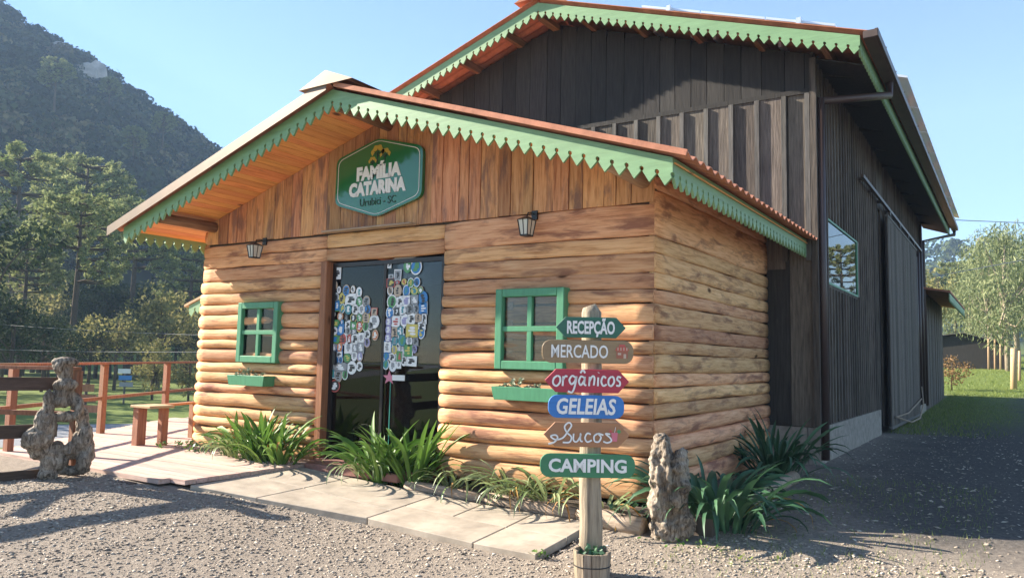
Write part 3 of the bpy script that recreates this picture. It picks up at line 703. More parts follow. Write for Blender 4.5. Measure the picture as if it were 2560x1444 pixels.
# centres in the photograph (zoom of the door: 833 px for 300 px), width and height in those pixels
ST = [(65,118,44,62,1,0,0,8),(52,202,28,40,0,6,6,8),(75,234,26,38,0,0,0,7),(125,240,44,62,0,6,1,8),(172,230,30,40,0,6,0,8),(214,250,38,54,0,0,0,2),(54,288,36,52,0,0,7,8),(97,292,42,60,0,4,4,8),(158,300,70,58,1,0,0,8),(216,315,40,56,0,7,3,0),(265,315,44,58,0,6,7,8),(63,342,32,58,1,3,1,0),(97,362,36,52,0,0,2,4),(140,368,42,56,0,2,2,0),(188,368,42,62,0,0,0,8),(232,372,42,58,0,0,0,7),(274,368,36,52,0,7,1,8),(319,386,38,40,1,5,6,8),(38,402,22,32,0,0,6,5),(84,418,36,50,0,10,6,0),(127,430,28,44,0,8,8,7),(176,428,40,44,0,4,8,0),(217,428,38,52,0,7,3,0),(262,427,48,66,0,4,6,8),(52,466,48,38,1,3,3,4),(97,457,22,30,0,2,1,0),(136,475,32,44,1,0,0,8),(173,482,38,46,1,3,3,0),(217,487,40,58,0,4,5,0),(259,487,36,52,0,0,3,8),(294,482,32,40,0,0,7,8),(320,452,58,70,0,0,0,7),(42,518,40,46,0,0,0,8),(87,512,42,64,1,1,1,0),(137,520,32,46,0,0,7,8),(179,524,32,30,1,8,7,0),(270,543,38,54,0,0,0,8),(326,547,38,56,0,6,10,0),(50,578,60,50,1,4,3,1),(105,574,44,64,0,0,5,8),(147,576,24,56,1,6,5,0),(185,574,44,66,0,0,0,8),(229,568,38,54,1,0,0,7),(270,598,38,54,0,6,9,8),(38,630,36,52,0,7,7,0),(80,630,42,58,0,1,10,0),(140,636,48,66,1,0,0,7),(185,637,34,50,0,7,7,0),(226,634,42,58,1,7,7,0),(76,680,46,34,1,1,0,8),(132,706,52,56,0,8,3,4),(181,692,38,54,0,0,0,7),(220,696,38,54,0,6,9,0),(56,722,32,46,0,0,1,8),(87,720,26,36,0,0,1,8),(83,769,88,48,1,7,7,0),(163,773,60,66,0,0,0,8),(217,764,36,50,0,0,0,8),(27,815,34,50,1,0,2,3),(70,830,50,68,0,6,7,8),(116,822,36,52,0,0,3,8),(45,900,68,64,0,5,8,0),
      (426,60,24,32,1,0,0,8),(551,72,44,62,0,3,3,0),(610,74,62,80,0,0,1,3),(482,132,40,56,1,0,7,8),(435,142,26,22,1,0,7,8),(435,185,50,44,1,5,8,4),(482,182,30,24,0,8,5,7),(527,178,32,36,0,8,4,5),(573,185,36,50,0,0,3,4),(615,180,36,50,0,0,1,8),(430,237,34,48,0,0,6,8),(483,240,44,62,0,6,6,8),(543,240,42,58,0,0,1,2),(599,240,44,40,0,3,4,2),(642,237,30,42,0,6,3,0),(442,316,56,72,0,0,3,8),(497,314,38,52,1,0,0,8),(542,310,52,70,0,0,0,9),(599,304,48,48,1,7,7,0),(656,292,54,70,0,1,1,8),(428,392,46,62,0,0,1,0),(477,385,32,44,1,7,8,0),(515,372,40,56,0,0,0,2),(565,368,40,58,0,7,7,8),(610,365,40,52,0,0,7,8),(657,362,52,62,1,7,1,0),(422,455,38,54,0,9,9,0),(471,454,52,68,1,0,0,5),(528,448,52,70,0,0,0,9),(578,434,42,62,1,0,0,8),(626,427,42,50,0,6,6,8),(666,428,26,58,1,0,0,8),(420,510,38,54,0,9,9,0),(460,526,36,60,1,7,6,8),(498,518,40,58,0,0,2,0),(582,518,80,80,1,8,4,0),(647,482,44,40,1,0,0,8),(645,531,42,58,0,0,1,4),(417,568,38,52,0,9,9,0),(462,588,42,58,0,0,2,7),(513,585,52,70,0,0,2,3),(563,590,42,60,0,0,0,7),(605,590,34,46,1,7,7,8),(411,630,48,62,1,1,0,7),(460,648,38,54,0,0,4,7),(506,642,34,38,0,0,0,7),(555,655,52,70,1,0,3,4),(600,643,28,42,0,9,9,8),(404,692,36,50,0,0,1,2),(443,700,38,54,0,0,0,8),(493,694,38,60,1,0,3,5),(526,722,32,56,0,0,0,8),(576,727,58,50,1,0,0,8),(400,750,38,54,0,0,2,3),(448,762,40,56,0,0,0,7),(490,753,28,38,1,0,0,7)]
cache = {}
for (zx, zy, w, h, rc, rim, core, ink) in ST:
    P_ = on(820+zx*300/833, 640+zy*300/833, 1, YW+0.03); kx = 0.00268*1.16*0.86; 
    wq, hq = round(w*kx/0.01)*0.01*1.05, round(h*kx/0.01)*0.01*0.92
    key = (rc, rim, core, ink, wq, hq)
    if key not in cache: cache[key] = sticker_mesh('rect' if rc else 'oval', rim, core, ink, wq, hq)
    o = bpy.data.objects.new('sticker', cache[key]); COL.objects.link(o); o.parent = DO; o.location = (P_[0], YW+0.033, P_[2]); o.rotation_euler = (0, random.uniform(-0.05, 0.05), 0)
P_ = on(978, 944, 1, YW-0.03)
star = tag(empty('star_ornament', (P_[0], YW+0.02, P_[2]), 'pink star-ended name tag on a teal stick in front of the glass door', 'ornament'))
b = MB(); pts = []
for i in range(10):
    a = math.pi/2+i*math.pi/5; r_ = 0.085 if i % 2 == 0 else 0.035; pts.append((-0.07+r_*math.cos(a)*1.2, -0.01, r_*math.sin(a)))
b.prism(pts, (0, 0.006, 0)); b.build('star', plain('pink_star_paint', (0.65, 0.22, 0.3), 0.5), star)
b = MB(); b.box((-0.02, -0.012, -0.03), (0.17, -0.005, 0.035)); b.build('name_plate', M['white'], star)
b = MB(); b.tube([(-0.05, -0.004, -0.03), (-0.05, -0.003, -P_[2]+0.05)], 0.005, 6); b.build('stick', plain('teal_stick', (0.05, 0.35, 0.28), 0.5), star)

# windows
def window(x0, x1, z0, z1, curtain):
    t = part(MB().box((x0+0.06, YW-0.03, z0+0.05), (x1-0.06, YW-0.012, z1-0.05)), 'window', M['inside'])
    fd = 0.135; fw = 0.085
    for nm, a, c in (('frame', (x0, z0), (x0+fw, z1)), ('frame', (x1-fw, z0), (x1, z1)), ('frame', (x0+fw, z1-fw), (x1-fw, z1)), ('frame', (x0+fw, z0), (x1-fw, z0+fw*1.05))):
        b = MB(); b.box((a[0], YW-fd, a[1]), (c[0], YW-0.0, c[1])); bevel(sub(b, nm, M['wgreen'], t), 0.008)
    xm_, zm_ = (x0+x1)/2, (z0+z1)/2
    b = MB(); b.box((xm_-0.028, YW-fd+0.02, z0+fw*1.05), (xm_+0.028, YW-0.05, z1-fw)); bevel(sub(b, 'mullion', M['wgreen'], t), 0.005)
    b = MB(); b.box((x0+fw, YW-fd+0.018, zm_-0.028), (x1-fw, YW-0.052, zm_+0.028)); bevel(sub(b, 'mullion', M['wgreen'], t), 0.005)
    for xa, xb in ((x0+fw, xm_-0.028), (xm_+0.028, x1-fw)):
        for za, zb in ((z0+fw*1.05, zm_-0.028), (zm_+0.028, z1-fw)):
            b = MB(); b.box((xa, YW-0.078, za), (xb, YW-0.072, zb)); sub(b, 'pane', M['wglass'], t)
            if curtain == 'grey':
                b = MB(); b.box((xa-0.01, YW-0.05, za-0.01), (xb+0.01, YW-0.045, zb+0.01)); sub(b, 'curtain', M['curtain'], t)
    if curtain != 'grey':
        b = MB(); b.box((x0+fw-0.01, YW-0.05, z0+fw), (x0+fw+0.085, YW-0.04, z1-fw)); sub(b, 'curtain', M['flower'], t)
window(-8.82, -8.02, 1.18, 1.98, 'grey')
window(-4.61, -3.78, 1.19, 2.03, 'flower')

# planter boxes with succulents
def planter(x0, x1, label, plabel):
    t = empty('planter_box', ((x0+x1)/2, YW-0.15, 0.88), label, 'planter'); w = (x1-x0)/2
    b = MB()
    b.add([(-w+0.03, -0.11, 0), (w-0.03, -0.11, 0), (w, -0.12, 0.135), (-w, -0.12, 0.135), (-w+0.03, -0.09, 0), (w-0.03, -0.09, 0), (w, -0.1, 0.135), (-w, -0.1, 0.135)], [(0, 1, 2, 3), (5, 4, 7, 6), (3, 2, 6, 7), (1, 0, 4, 5), (0, 3, 7, 4), (2, 1, 5, 6)]); bevel(b.build('front_board', M['wgreen'], t), 0.004)
    for s_ in (-1, 1):
        b = MB(); b.add([(s_*(w-0.03), -0.09, 0), (s_*(w-0.03), 0.07, 0), (s_*w, 0.07, 0.135), (s_*w, -0.1, 0.135), (s_*(w-0.05), -0.09, 0), (s_*(w-0.05), 0.07, 0), (s_*(w-0.02), 0.07, 0.135), (s_*(w-0.02), -0.1, 0.135)], [(0, 1, 2, 3), (7, 6, 5, 4), (3, 2, 6, 7), (0, 3, 7, 4), (1, 5, 6, 2), (0, 4, 5, 1)]); b.build('end_board', M['wgreen'], t)
    b = MB(); b.box((-w+0.05, -0.09, 0.005), (w-0.05, 0.07, 0.11)); b.build('soil', M['inside'], t)
    s = empty('succulent', ((x0+x1)/2, YW-0.15, 0.98), plabel, 'plant')
    V = []; Fc = []
    for cx in np.concatenate([rng.normal(-w*0.35, 0.09, 16), rng.uniform(-w*0.8, w*0.8, 14)]):
        if abs(cx) > w-0.06: continue
        cy = rng.uniform(-0.1, 0.05); cz = rng.uniform(0.0, 0.07)*(1.5 if abs(cx+w*0.35) < 0.12 else 0.7); r_ = rng.uniform(0.03, 0.06)
        for k_ in range(16):
            a = rng.random()*6.283; el = rng.uniform(0.05, 1.3); d = np.array((math.cos(a)*math.cos(el), math.sin(a)*math.cos(el), math.sin(el))); q = np.cross(d, (0, 0, 1)); q /= np.linalg.norm(q)+1e-6
            c = np.array((cx, cy, cz)); n0 = len(V)
            V += [c, c+d*r_*0.55+q*r_*0.22, c+d*r_, c+d*r_*0.55-q*r_*0.22]; Fc.append((n0, n0+1, n0+2, n0+3))
    mesh('rosettes', V, Fc, leafmat(plabel[:12], (0.16, 0.22, 0.13), (0.42, 0.46, 0.34), 0.6, 0.1), s)['kind'] = 'stuff'
planter(-8.80, -8.06, 'green wooden planter box under the left window', 'pale succulents in the planter under the left window')
planter(-4.55, -3.75, 'green wooden planter box under the right window', 'pale succulents in the planter under the right window')

# wall lanterns
def lantern(x, label):
    t = empty('wall_lamp', (x, YW-0.02, 2.66), label, 'lamp'); t.scale = (0.66, 0.85, 0.7)
    b = MB(); b.box((-0.055, -0.03, 0.14), (0.055, 0.0, 0.28)); bevel(b.build('wall_plate', M['black'], t), 0.004)
    b = MB(); b.tube([(0, -0.03, 0.22), (0, -0.1, 0.235), (0, -0.17, 0.22), (0, -0.2, 0.15)], 0.009, 7); b.build('arm', M['black'], t, True)
    y0 = -0.2
    def ring(r_, z): return [(-r_, y0-r_, z), (r_, y0-r_, z), (r_, y0+r_, z), (-r_, y0+r_, z)]
    b = MB(); b.add(ring(0.105, 0.1)+ring(0.02, 0.16), BF); bevel(b.build('lamp_top', M['black'], t), 0.003)
    b = MB(); b.add(ring(0.062, -0.12)+ring(0.09, 0.098), BF); b.build('lamp_glass', M['lampglass'], t)
    b = MB()
    lo, hi = ring(0.064, -0.125), ring(0.094, 0.1)
    for a, c in zip(lo, hi): b.bar(a, c, 0.014, 0.014)
    b.add(ring(0.07, -0.14)+ring(0.07, -0.12), BF)
    for k_ in range(4):
        m0 = [(lo[k_][j]+lo[(k_+1) % 4][j])/2 for j in range(3)]; m1 = [(hi[k_][j]+hi[(k_+1) % 4][j])/2 for j in range(3)]
        if k_ != 2: b.bar(m0, m1, 0.01, 0.01)
    b.build('lamp_cage', M['black'], t)
lantern(-8.46, 'black wall lantern left of the glass door')
lantern(-4.20, 'black wall lantern above the right window')

# main sign on the gable
sg = empty('shop_sign', (-6.41, YW-0.08, 3.45), 'green hexagonal sign reading FAMÍLIA CATARINA on the gable', 'sign')
def hexpts(s, r_=0.09):
    base = [(0, 0.485), (-0.70, 0.30), (-0.70, -0.28), (0, -0.485), (0.70, -0.30), (0.70, 0.30)]
    base = [(x*s if False else x-(1-s)*np.sign(x)*0.7, z-(1-s)*np.sign(z)*0.45) for x, z in base]; out = []
    for i, p in enumerate(base):
        a, c = base[i-1], base[(i+1) % 6]; p = np.array(p); u = np.array(a)-p; v = np.array(c)-p
        u = u/np.linalg.norm(u)*r_; v = v/np.linalg.norm(v)*r_
        for t in np.linspace(0, 1, 5): out.append((1-t)**2*(p+u)+2*t*(1-t)*p+t*t*(p+v))
    return out
m, N, L, P = new_mat('glossy_green_sign'); P.inputs['Base Color'].default_value = (0.018, 0.15, 0.045, 1); P.inputs['Roughness'].default_value = 0.12; P.inputs['Coat Weight'].default_value = 0.6
mp, oi, add = coords(N, L, (1, 1, 1)); n_ = noise(N, L, mp.outputs[0], 3.5, 2, 0.5); bump(N, L, P, n_.outputs[0], 0.12, 0.05)
hx = hexpts(1.0)
b = MB(); b.prism([(x, 0, z) for x, z in hx], (0, 0.05, 0)); b.build('panel', m, sg)
h1 = hexpts(0.945, 0.085); h2 = hexpts(0.932, 0.082); b = MB(); n = len(h1)
b.v = [(x, -0.003, z) for x, z in h1]+[(x, -0.003, z) for x, z in h2]; b.f = [(i, (i+1) % n, n+(i+1) % n, n+i) for i in range(n)]; b.build('border_line', M['white'], sg)
TX = lambda x, z, y=-0.004: Matrix.Translation((x, y, z)) @ Matrix.Rotation(R(90), 4, 'X')
text('FAMÍLIA', 0.215, M['white'], sg, TX(0.02, 0.06), bold=0.014, width=0.72, ext=0.002)
text('CATARINA', 0.215, M['white'], sg, TX(0.0, -0.13), bold=0.014, width=0.92, ext=0.002)
text('Urubici - SC', 0.13, plain('dark_green_letters', (0.008, 0.035, 0.012), 0.4), sg, TX(0.02, -0.295), bold=0.001, width=0.58, ext=0.002)
yl = plain('ochre_tree_print', (0.45, 0.30, 0.03), 0.4); dk = plain('dark_trunk_print', (0.01, 0.03, 0.01), 0.5)
for (cx, cz, s) in ((-0.005, 0.30, 1.0), (0.115, 0.265, 0.8), (-0.085, 0.20, 0.62)):
    b = MB(); pts = [(cx+0.105*s*math.cos(a)*(1+0.09*math.sin(7*a)), -0.004, cz+0.10*s*math.sin(a)*(1+0.06*math.sin(7*a))) for a in np.linspace(-0.35, math.pi+0.35, 26)]
    pts += [(cx+0.055*s*math.cos(a), -0.004, cz+0.035*s*math.sin(a)) for a in np.linspace(math.pi, 0, 8)]
    b.v = pts; b.f = [tuple(range(len(pts)))]; b.build('crown_print', yl, sg)
    b = MB(); b.box((cx-0.007*s, -0.006, 0.135), (cx+0.007*s, -0.004, cz+0.05*s))
    for q in (-1, 1):
        for dz in (0, 0.025): b.bar((cx, -0.005, cz-0.015-dz*s), (cx+q*0.06*s, -0.005, cz+0.025*s-dz*s), 0.002, 0.008*s)
    b.build('trunk_print', dk, sg)

# ------------------------------------------------------------------ signpost
px0 = G(1475, 1432); PD = float(np.dot(px0-CAMP, _f)); K = PD/F
sp = empty('sign_post', tuple(px0), 'weathered post with six painted arrow boards in front of the cabin', 'signpost', rz=YAW)
b = MB(); b.tube([(0, 0, -0.1), (0.005, 0, 0.35), (-0.012, 0, 0.75), (0, 0, 1.2), (-0.01, 0, 1.94), (-0.03, 0, 1.99)], [0.088, 0.086, 0.08, 0.078, 0.075, 0.05], 14); b.build('post', M['grey'], sp, True)
def zpx(py): return (1432-py)*K*1.0
SIGNS = [('RECEPÇÃO', 1378, 1555, 820, 52, 'arrow', (0.03, 0.13, 0.085), 'dark green board reading RECEPÇÃO'), ('MERCADO', 1344, 1574, 881, 58, 'round', (0.28, 0.19, 0.10), 'tan board reading MERCADO with a little shop'),
         ('orgânicos', 1352, 1564, 954, 58, 'arrow', (0.42, 0.035, 0.06), 'red board reading orgânicos'), ('GELEIAS', 1362, 1552, 1018, 57, 'round', (0.035, 0.18, 0.50), 'blue board reading GELEIAS'),
         ('Sucos', 1351, 1566, 1087, 60, 'arrow', (0.36, 0.17, 0.08), 'brown board reading Sucos with a pink glass'), ('CAMPING', 1344, 1580, 1163, 58, 'round', (0.045, 0.20, 0.095), 'green board reading CAMPING')]
for (txt, xa, xb, yc, hh, shp, col, lab) in SIGNS:
    cx = ((xa+xb)/2-1475)*K; cz = zpx(yc); w = (xb-xa)*K/2; h = hh*K/2
    if shp == 'arrow': pts = [(-w, 0), (-w+h*0.95, -h), (w-h*0.95, -h), (w, 0), (w-h*0.95, h), (-w+h*0.95, h)]
    else:
        pts = []; r_ = h*0.8
        for qx, qz, a0 in ((w-r_, -h+r_, -90), (w-r_, h-r_, 0), (-w+r_, h-r_, 90), (-w+r_, -h+r_, 180)):
            for a in np.linspace(a0, a0+90, 6): pts.append((qx+r_*math.cos(R(a)), qz+r_*math.sin(R(a))))
    b = MB(); b.prism([(x, 0, z) for x, z in pts], (0, 0.025, 0)); o = bevel(b.build('sign_board', paint('paint_'+txt.lower()[:4], col, 0.14, 0.55, 0), sp), 0.003)
    o.location = (cx, -0.115, cz); o['label'] = lab
    mw = Matrix.Translation((0, -0.004, 0)) @ Matrix.Rotation(R(90), 4, 'X')
    if txt == 'orgânicos':
        u = 2*w*0.80; S_ = [[(0.06, .62), (0.01, .5), (0.0, .3), (0.05, .2), (0.1, .35), (0.1, .55), (0.06, .62)], [(0.14, .2), (0.15, .6)], [(0.145, .45), (0.18, .6), (0.21, .58)],
            [(0.33, .55), (0.28, .62), (0.24, .45), (0.27, .28), (0.32, .4), (0.345, .6), (0.32, .2), (0.28, -0.05), (0.22, 0.0)], [(0.46, .55), (0.41, .6), (0.38, .4), (0.41, .25), (0.46, .45), (0.47, .6), (0.46, .3), (0.49, .24)], [(0.40, .74), (0.44, .86), (0.47, .74)],
            [(0.53, .22), (0.54, .6)], [(0.535, .4), (0.58, .62), (0.61, .55), (0.60, .25)], [(0.66, .22), (0.665, .58)], [(0.668, .76), (0.672, .78)], [(0.78, .55), (0.74, .62), (0.71, .42), (0.74, .24), (0.79, .3)],
            [(0.86, .62), (0.82, .5), (0.82, .3), (0.86, .24), (0.9, .4), (0.89, .58), (0.86, .62)], [(1.0, .58), (0.96, .62), (0.945, .5), (0.985, .4), (0.98, .26), (0.93, .26)]]
        strokes([[((x-0.5)*u, (z-0.42)*2*h*1.05) for x, z in s_] for s_ in S_], 0.0135, M['white'], o, mw)
    elif txt == 'Sucos':
        u = 2*w*0.66; S_ = [[(-0.1, .02), (0.0, .1), (0.06, .3), (0.02, .42), (-0.06, .36), (0.02, .22), (0.15, .3), (0.24, .6), (0.30, .86), (0.25, .98), (0.18, .8), (0.22, .55), (0.30, .35), (0.27, .12), (0.15, .1)],
            [(0.34, .5), (0.34, .2), (0.40, .15), (0.46, .4), (0.46, .5), (0.46, .2), (0.50, .16)], [(0.64, .48), (0.58, .52), (0.54, .32), (0.58, .14), (0.66, .22)], [(0.76, .52), (0.70, .4), (0.71, .18), (0.78, .16), (0.82, .36), (0.77, .52), (0.86, .46)], [(0.98, .5), (0.9, .52), (0.98, .34), (1.0, .2), (0.93, .12), (0.86, .18)]]
        strokes([[((x-0.52)*u-0.02, (z-0.45)*2*h*0.92) for x, z in s_] for s_ in S_], 0.0115, M['white'], o, mw)
        b = MB(); b.prism([(0.19, -0.004, -0.045), (0.225, -0.004, -0.045), (0.232, -0.004, 0.02), (0.183, -0.004, 0.02)], (0, 0.004, 0)); b.build('glass_print', plain('pink_juice_print', (0.62, 0.17, 0.22), 0.6), o)
        b = MB(); b.bar((0.207, -0.003, 0.02), (0.215, -0.003, 0.06), 0.003, 0.006, (0, 1, 0)); b.build('straw_print', M['white'], o)
        b = MB(); b.tube([(0.24, -0.004, 0.028), (0.24, -0.001, 0.028)], 0.014, 10); b.build('lime_print', STK[3], o)
        b = MB(); b.tube([(0.178, -0.004, 0.03), (0.178, -0.001, 0.03)], 0.011, 10); b.build('cherry_print', STK[5], o)
    else:
        par = {'RECEPÇÃO': (0.13, 0.004, 0.68, 0.0), 'MERCADO': (0.135, 0.0015, 0.62, -0.06), 'GELEIAS': (0.16, 0.004, 0.78, 0.0), 'CAMPING': (0.13, 0.004, 0.82, 0.0)}[txt]
        t_ = text(txt, par[0], M['white'], o, mw @ Matrix.Translation((par[3], -0.004 if txt != 'RECEPÇÃO' else -0.006, 0)), bold=par[1], width=2*w*par[2], shear=0.12 if txt == 'GELEIAS' else 0)
        if txt == 'MERCADO':
            rd = STK[5]; b = MB(); b.box((0.215, -0.004, -0.045), (0.30, -0.001, 0.012)); b.build('shop_print', plain('brick_red_print', (0.36, 0.12, 0.07), 0.6), o)
            b = MB(); b.prism([(0.205, -0.005, 0.012), (0.31, -0.005, 0.012), (0.295, -0.005, 0.04), (0.22, -0.005, 0.04)], (0, 0.004, 0)); b.build('awning_print', plain('red_awning_print', (0.5, 0.10, 0.07), 0.6), o)
            b = MB(); b.box((0.235, -0.005, 0.042), (0.28, -0.002, 0.058)); b.build('shop_sign_print', rd, o)
            b = MB(); b.box((0.225, -0.0065, -0.02), (0.25, -0.0045, -0.004)); b.box((0.268, -0.0065, -0.045), (0.287, -0.0045, -0.012)); 
            for q in range(4): b.box((0.222+q*0.022, -0.0068, 0.014), (0.230+q*0.022, -0.0055, 0.036))
            b.build('shop_detail_print', STK[6], o)
# stave tub at the foot of the post
fwd = np.array((-_f[0], -_f[1])); fwd /= np.linalg.norm(fwd)
tb = empty('stave_tub', (px0[0]+fwd[0]*0.13, px0[1]+fwd[1]*0.13, px0[2]), 'small wooden stave tub with plants at the foot of the signpost', 'tub')
for i in range(14):
    a = 2*math.pi*i/14; ca, sa = math.cos(a), math.sin(a); b = MB(); h = 0.19+random.uniform(-0.015, 0.02); w = 0.028
    t_ = (-sa, ca)
    b.add([(ca*r_+t_[0]*q*w, sa*r_+t_[1]*q*w, z) for z, rr in ((-0.06, 0.105), (h, 0.122)) for r_, q in ((rr, -1), (rr+0.016, -1), (rr+0.016, 1), (rr, 1))], BF); b.build('stave', M['grey'], tb)
b = MB(); b.tube([(0.137*math.cos(a), 0.137*math.sin(a), 0.1) for a in np.linspace(0, 6.283, 20)], 0.004, 5); b.build('wire_hoop', M['black'], tb)
b = MB(); b.tube([(0, 0, -0.05), (0, 0, 0.14)], 0.105, 12); b.build('soil', M['inside'], tb)
tubp = empty('tub_plant', tuple(np.array(tb.location)+np.array((0, 0, 0.14))), 'small leafy plant growing in the stave tub', 'plant')
V = []; Fc = []
for i in range(40):
    a = rng.random()*6.283; r_ = rng.uniform(0.02, 0.1); z = rng.uniform(0.01, 0.09); c = np.array((r_*math.cos(a), r_*math.sin(a), z)); d = rng.normal(size=3); d /= np.linalg.norm(d); q = np.cross(d, rng.normal(size=3)); q /= np.linalg.norm(q); s = rng.uniform(0.015, 0.032)
    k_ = len(V); V += [c-d*s, c+q*s*0.6, c+d*s, c-q*s*0.6]; Fc.append((k_, k_+1, k_+2, k_+3))
mesh('leaves', V, Fc, M['strapdark'], tubp)

# ------------------------------------------------------------------ gnarled stumps
def icos(n=2):
    import bmesh
    bm = bmesh.new(); bmesh.ops.create_icosphere(bm, subdivisions=n, radius=1); v = np.array([p.co[:] for p in bm.verts]); f = [[q.index for q in p.verts] for p in bm.faces]; bm.free(); return v, np.array(f)
IV, IF = icos(2)
def blob(name, ells, loc, rz, mat, voxel, disp, tsize, label, cat, texname='CLOUDS'):
    V = []; Fc = []
    for (x, y, z, rx, ry, rzz) in ells:
        Fc += (IF+len(V)).tolist(); V += (IV*np.array((rx, ry, rzz))+np.array((x, y, z))).tolist()
    o = mesh(name, V, Fc, mat, None, True); o.location = loc; o.rotation_euler = (0, 0, rz); tag(o, label, cat)
    r_ = o.modifiers.new('remesh', 'REMESH'); r_.mode = 'VOXEL'; r_.voxel_size = voxel; r_.use_smooth_shade = True
    s = o.modifiers.new('smooth', 'SMOOTH'); s.iterations = 3
    tx = bpy.data.textures.new(name, 'CLOUDS'); tx.noise_scale = tsize; tx.noise_depth = 4
    d = o.modifiers.new('disp', 'DISPLACE'); d.texture = tx; d.strength = disp; d.mid_level = 0.5
    return o
z1 = 0.00112
EL = [(500,200,95,45),(455,240,48,60),(505,300,58,95),(515,410,92,55),(500,480,78,85),(490,570,85,50),(385,600,42,140),(365,750,72,130),(320,900,108,110),(360,1010,95,75),(430,1030,50,35),(425,1120,62,90),(420,1225,75,60),(640,640,32,105),(672,760,48,130),(705,890,55,120),(640,1040,108,55),(745,1030,42,120),(700,1130,55,90),(630,1200,120,42),(480,1010,55,80),(500,1110,75,95),(540,700,95,48),(420,820,40,120),(600,560,45,80),(660,930,60,90),(590,1000,50,60)]
ells = [((x-500)*z1, random.uniform(-0.04, 0.04), (1275-z)*z1, rx*z1*1.2, max(0.075, min(rx, rz_)*z1*1.3), rz_*z1*1.12) for x, z, rx, rz_ in EL]
ps = G(150, 1192)
blob('gnarled_stump', ells, (ps[0]-0.05, ps[1], ps[2]-0.03), math.atan2(ps[1], ps[0])-math.pi/2, M['stump'], 0.010, 0.04, 0.05, 'pale twisted tree stump with a hole through it at the deck corner', 'stump')
EL2 = [(0, 0, .1, .15, .12, .16), (-0.03, 0, .3, .135, .11, .22), (-0.04, 0.0, .55, .115, .09, .25), (-0.06, 0, .78, .075, .065, .14), (0.08, -0.02, .5, .075, .08, .3), (0.07, -0.07, .62, .05, .04, .055), (0.11, -0.08, .47, .055, .045, .07), (0.06, -0.09, .36, .055, .04, .065), (-0.1, -0.05, .3, .05, .06, .12), (-0.02, -0.07, .13, .06, .06, .08), (-.12, -.03, .6, .03, .05, .2), (.1, 0, .15, .1, .1, .16), (-.03, -.08, .68, .025, .03, .2), (-.08, -.09, .45, .025, .03, .22), (0.0, -.1, .5, .02, .025, .25), (.1, 0, .7, .05, .06, .1)]
pr_ = G(1672, 1340)
EL2 = [tuple(q*(1.1 if k_ % 3 == 0 else 1.1) if k_ not in (2, 5) else q for k_, q in enumerate(e)) for e in EL2]
blob('gnarled_stump', EL2, (pr_[0], pr_[1], pr_[2]-0.04), math.atan2(pr_[1], pr_[0])-math.pi/2, M['stump'], 0.011, 0.06, 0.05, 'gnarled grey burl stump standing at the front cabin corner', 'stump')

# edging logs round the planting bed
def edging(p, q, r_, label):
    p = Vector((p[0], p[1], gzf(*p)+r_*0.55)); q = Vector((q[0], q[1], gzf(*q)+r_*0.55)); o = MB().tube([p-p, (q-p)*0.3+Vector((0, 0.02, 0.005)), (q-p)*0.7+Vector((0, -0.01, 0)), q-p], [r_, r_*1.06, r_*0.97, r_], 12).build('edging_log', M['edging'], None, True); o.location = p
    tag(o, label, 'log', 'logs edging the flower bed')
edging((-5.5, 6.5), (-4.5, 6.56), 0.06, 'edging log below the big clump by the glass door')
edging((-4.48, 6.56), (-3.45, 6.52), 0.07, 'edging log below the thin striped grass clumps')
edging((-3.42, 6.52), (-2.75, 6.42), 0.085, 'short thick edging log between signpost and corner stump')
edging((-2.25, 7.25), (-2.12, 9.15), 0.075, 'shaded edging log along the right side of the cabin')
bed = MB(); bed.box((-5.5, 6.5, -0.2), (-2.8, 6.9, -0.055)); bed.box((-2.86, 6.6, -0.2), (-2.2, 10.9, -0.02)); tag(bed.build('flower_bed', M['inside']), kind='structure')

# ------------------------------------------------------------------ strap-leaf plants: every leaf is a part
def strap(L, w, droop, fold=0.25, n=8, twist=0.0):
    V = []; Fc = []; p = np.zeros(3); ang = R(78)
    for i in range(n+1):
        t = i/n; ww = w*(0.55+0.45*min(1, t*4))*(1 if t < 0.72 else max(0.06, 1-((t-0.72)/0.28)**1.6))
        nn = np.array((-math.sin(ang), 0, math.cos(ang))); s = np.array((0, 1, 0))*math.cos(twist*t)+nn*math.sin(twist*t)
        V += [p+s*ww/2+nn*ww*fold, p, p-s*ww/2+nn*ww*fold]
        ang -= droop/n*(0.35+1.5*t); p = p+np.array((math.cos(ang), 0, math.sin(ang)))*L/n
    for i in range(n):
        a = 3*i; Fc += [(a, a+1, a+4, a+3), (a+1, a+2, a+5, a+4)]
    me = bpy.data.meshes.new('leaf'); me.from_pydata([tuple(v) for v in V], [], Fc); me.shade_smooth(); return me
def clump(x, y, nleaf, Lr, w, droop, mat, label, cat='plant', spread=0.1, dry=0, tilt=(0.0, 0.55), group=None, z=None):
    t = empty('strap_leaf_plant', (x, y, gzf(x, y) if z is None else z), label, cat, group)
    protos = []
    for k_ in range(9):
        me = strap(1.0, w/Lr[1]*random.uniform(0.8, 1.2), random.uniform(*droop), random.uniform(0.12, 0.3), twist=random.uniform(-0.9, 0.9)); me.materials.append(mat); protos.append(me)
    dme = strap(1.0, w*0.8, droop[1]*1.2); dme.materials.append(M['dryleaf'])
    for i in range(nleaf):
        o = bpy.data.objects.new('leaf', random.choice(protos) if i >= dry else dme); COL.objects.link(o); o.parent = t
        a = random.uniform(0, 6.283); L_ = random.uniform(*Lr); r_ = spread*math.sqrt(random.random())
        ce = 1-r_/spread if spread else 0
        o.location = (r_*math.cos(a)*1.5, r_*math.sin(a)*0.7, -0.01); o.scale = (L_, L_, L_)
        o.rotation_euler = (random.uniform(-0.25, 0.25), random.uniform(*tilt)*(1-0.7*ce), a+random.uniform(-0.5, 0.5))
    return t
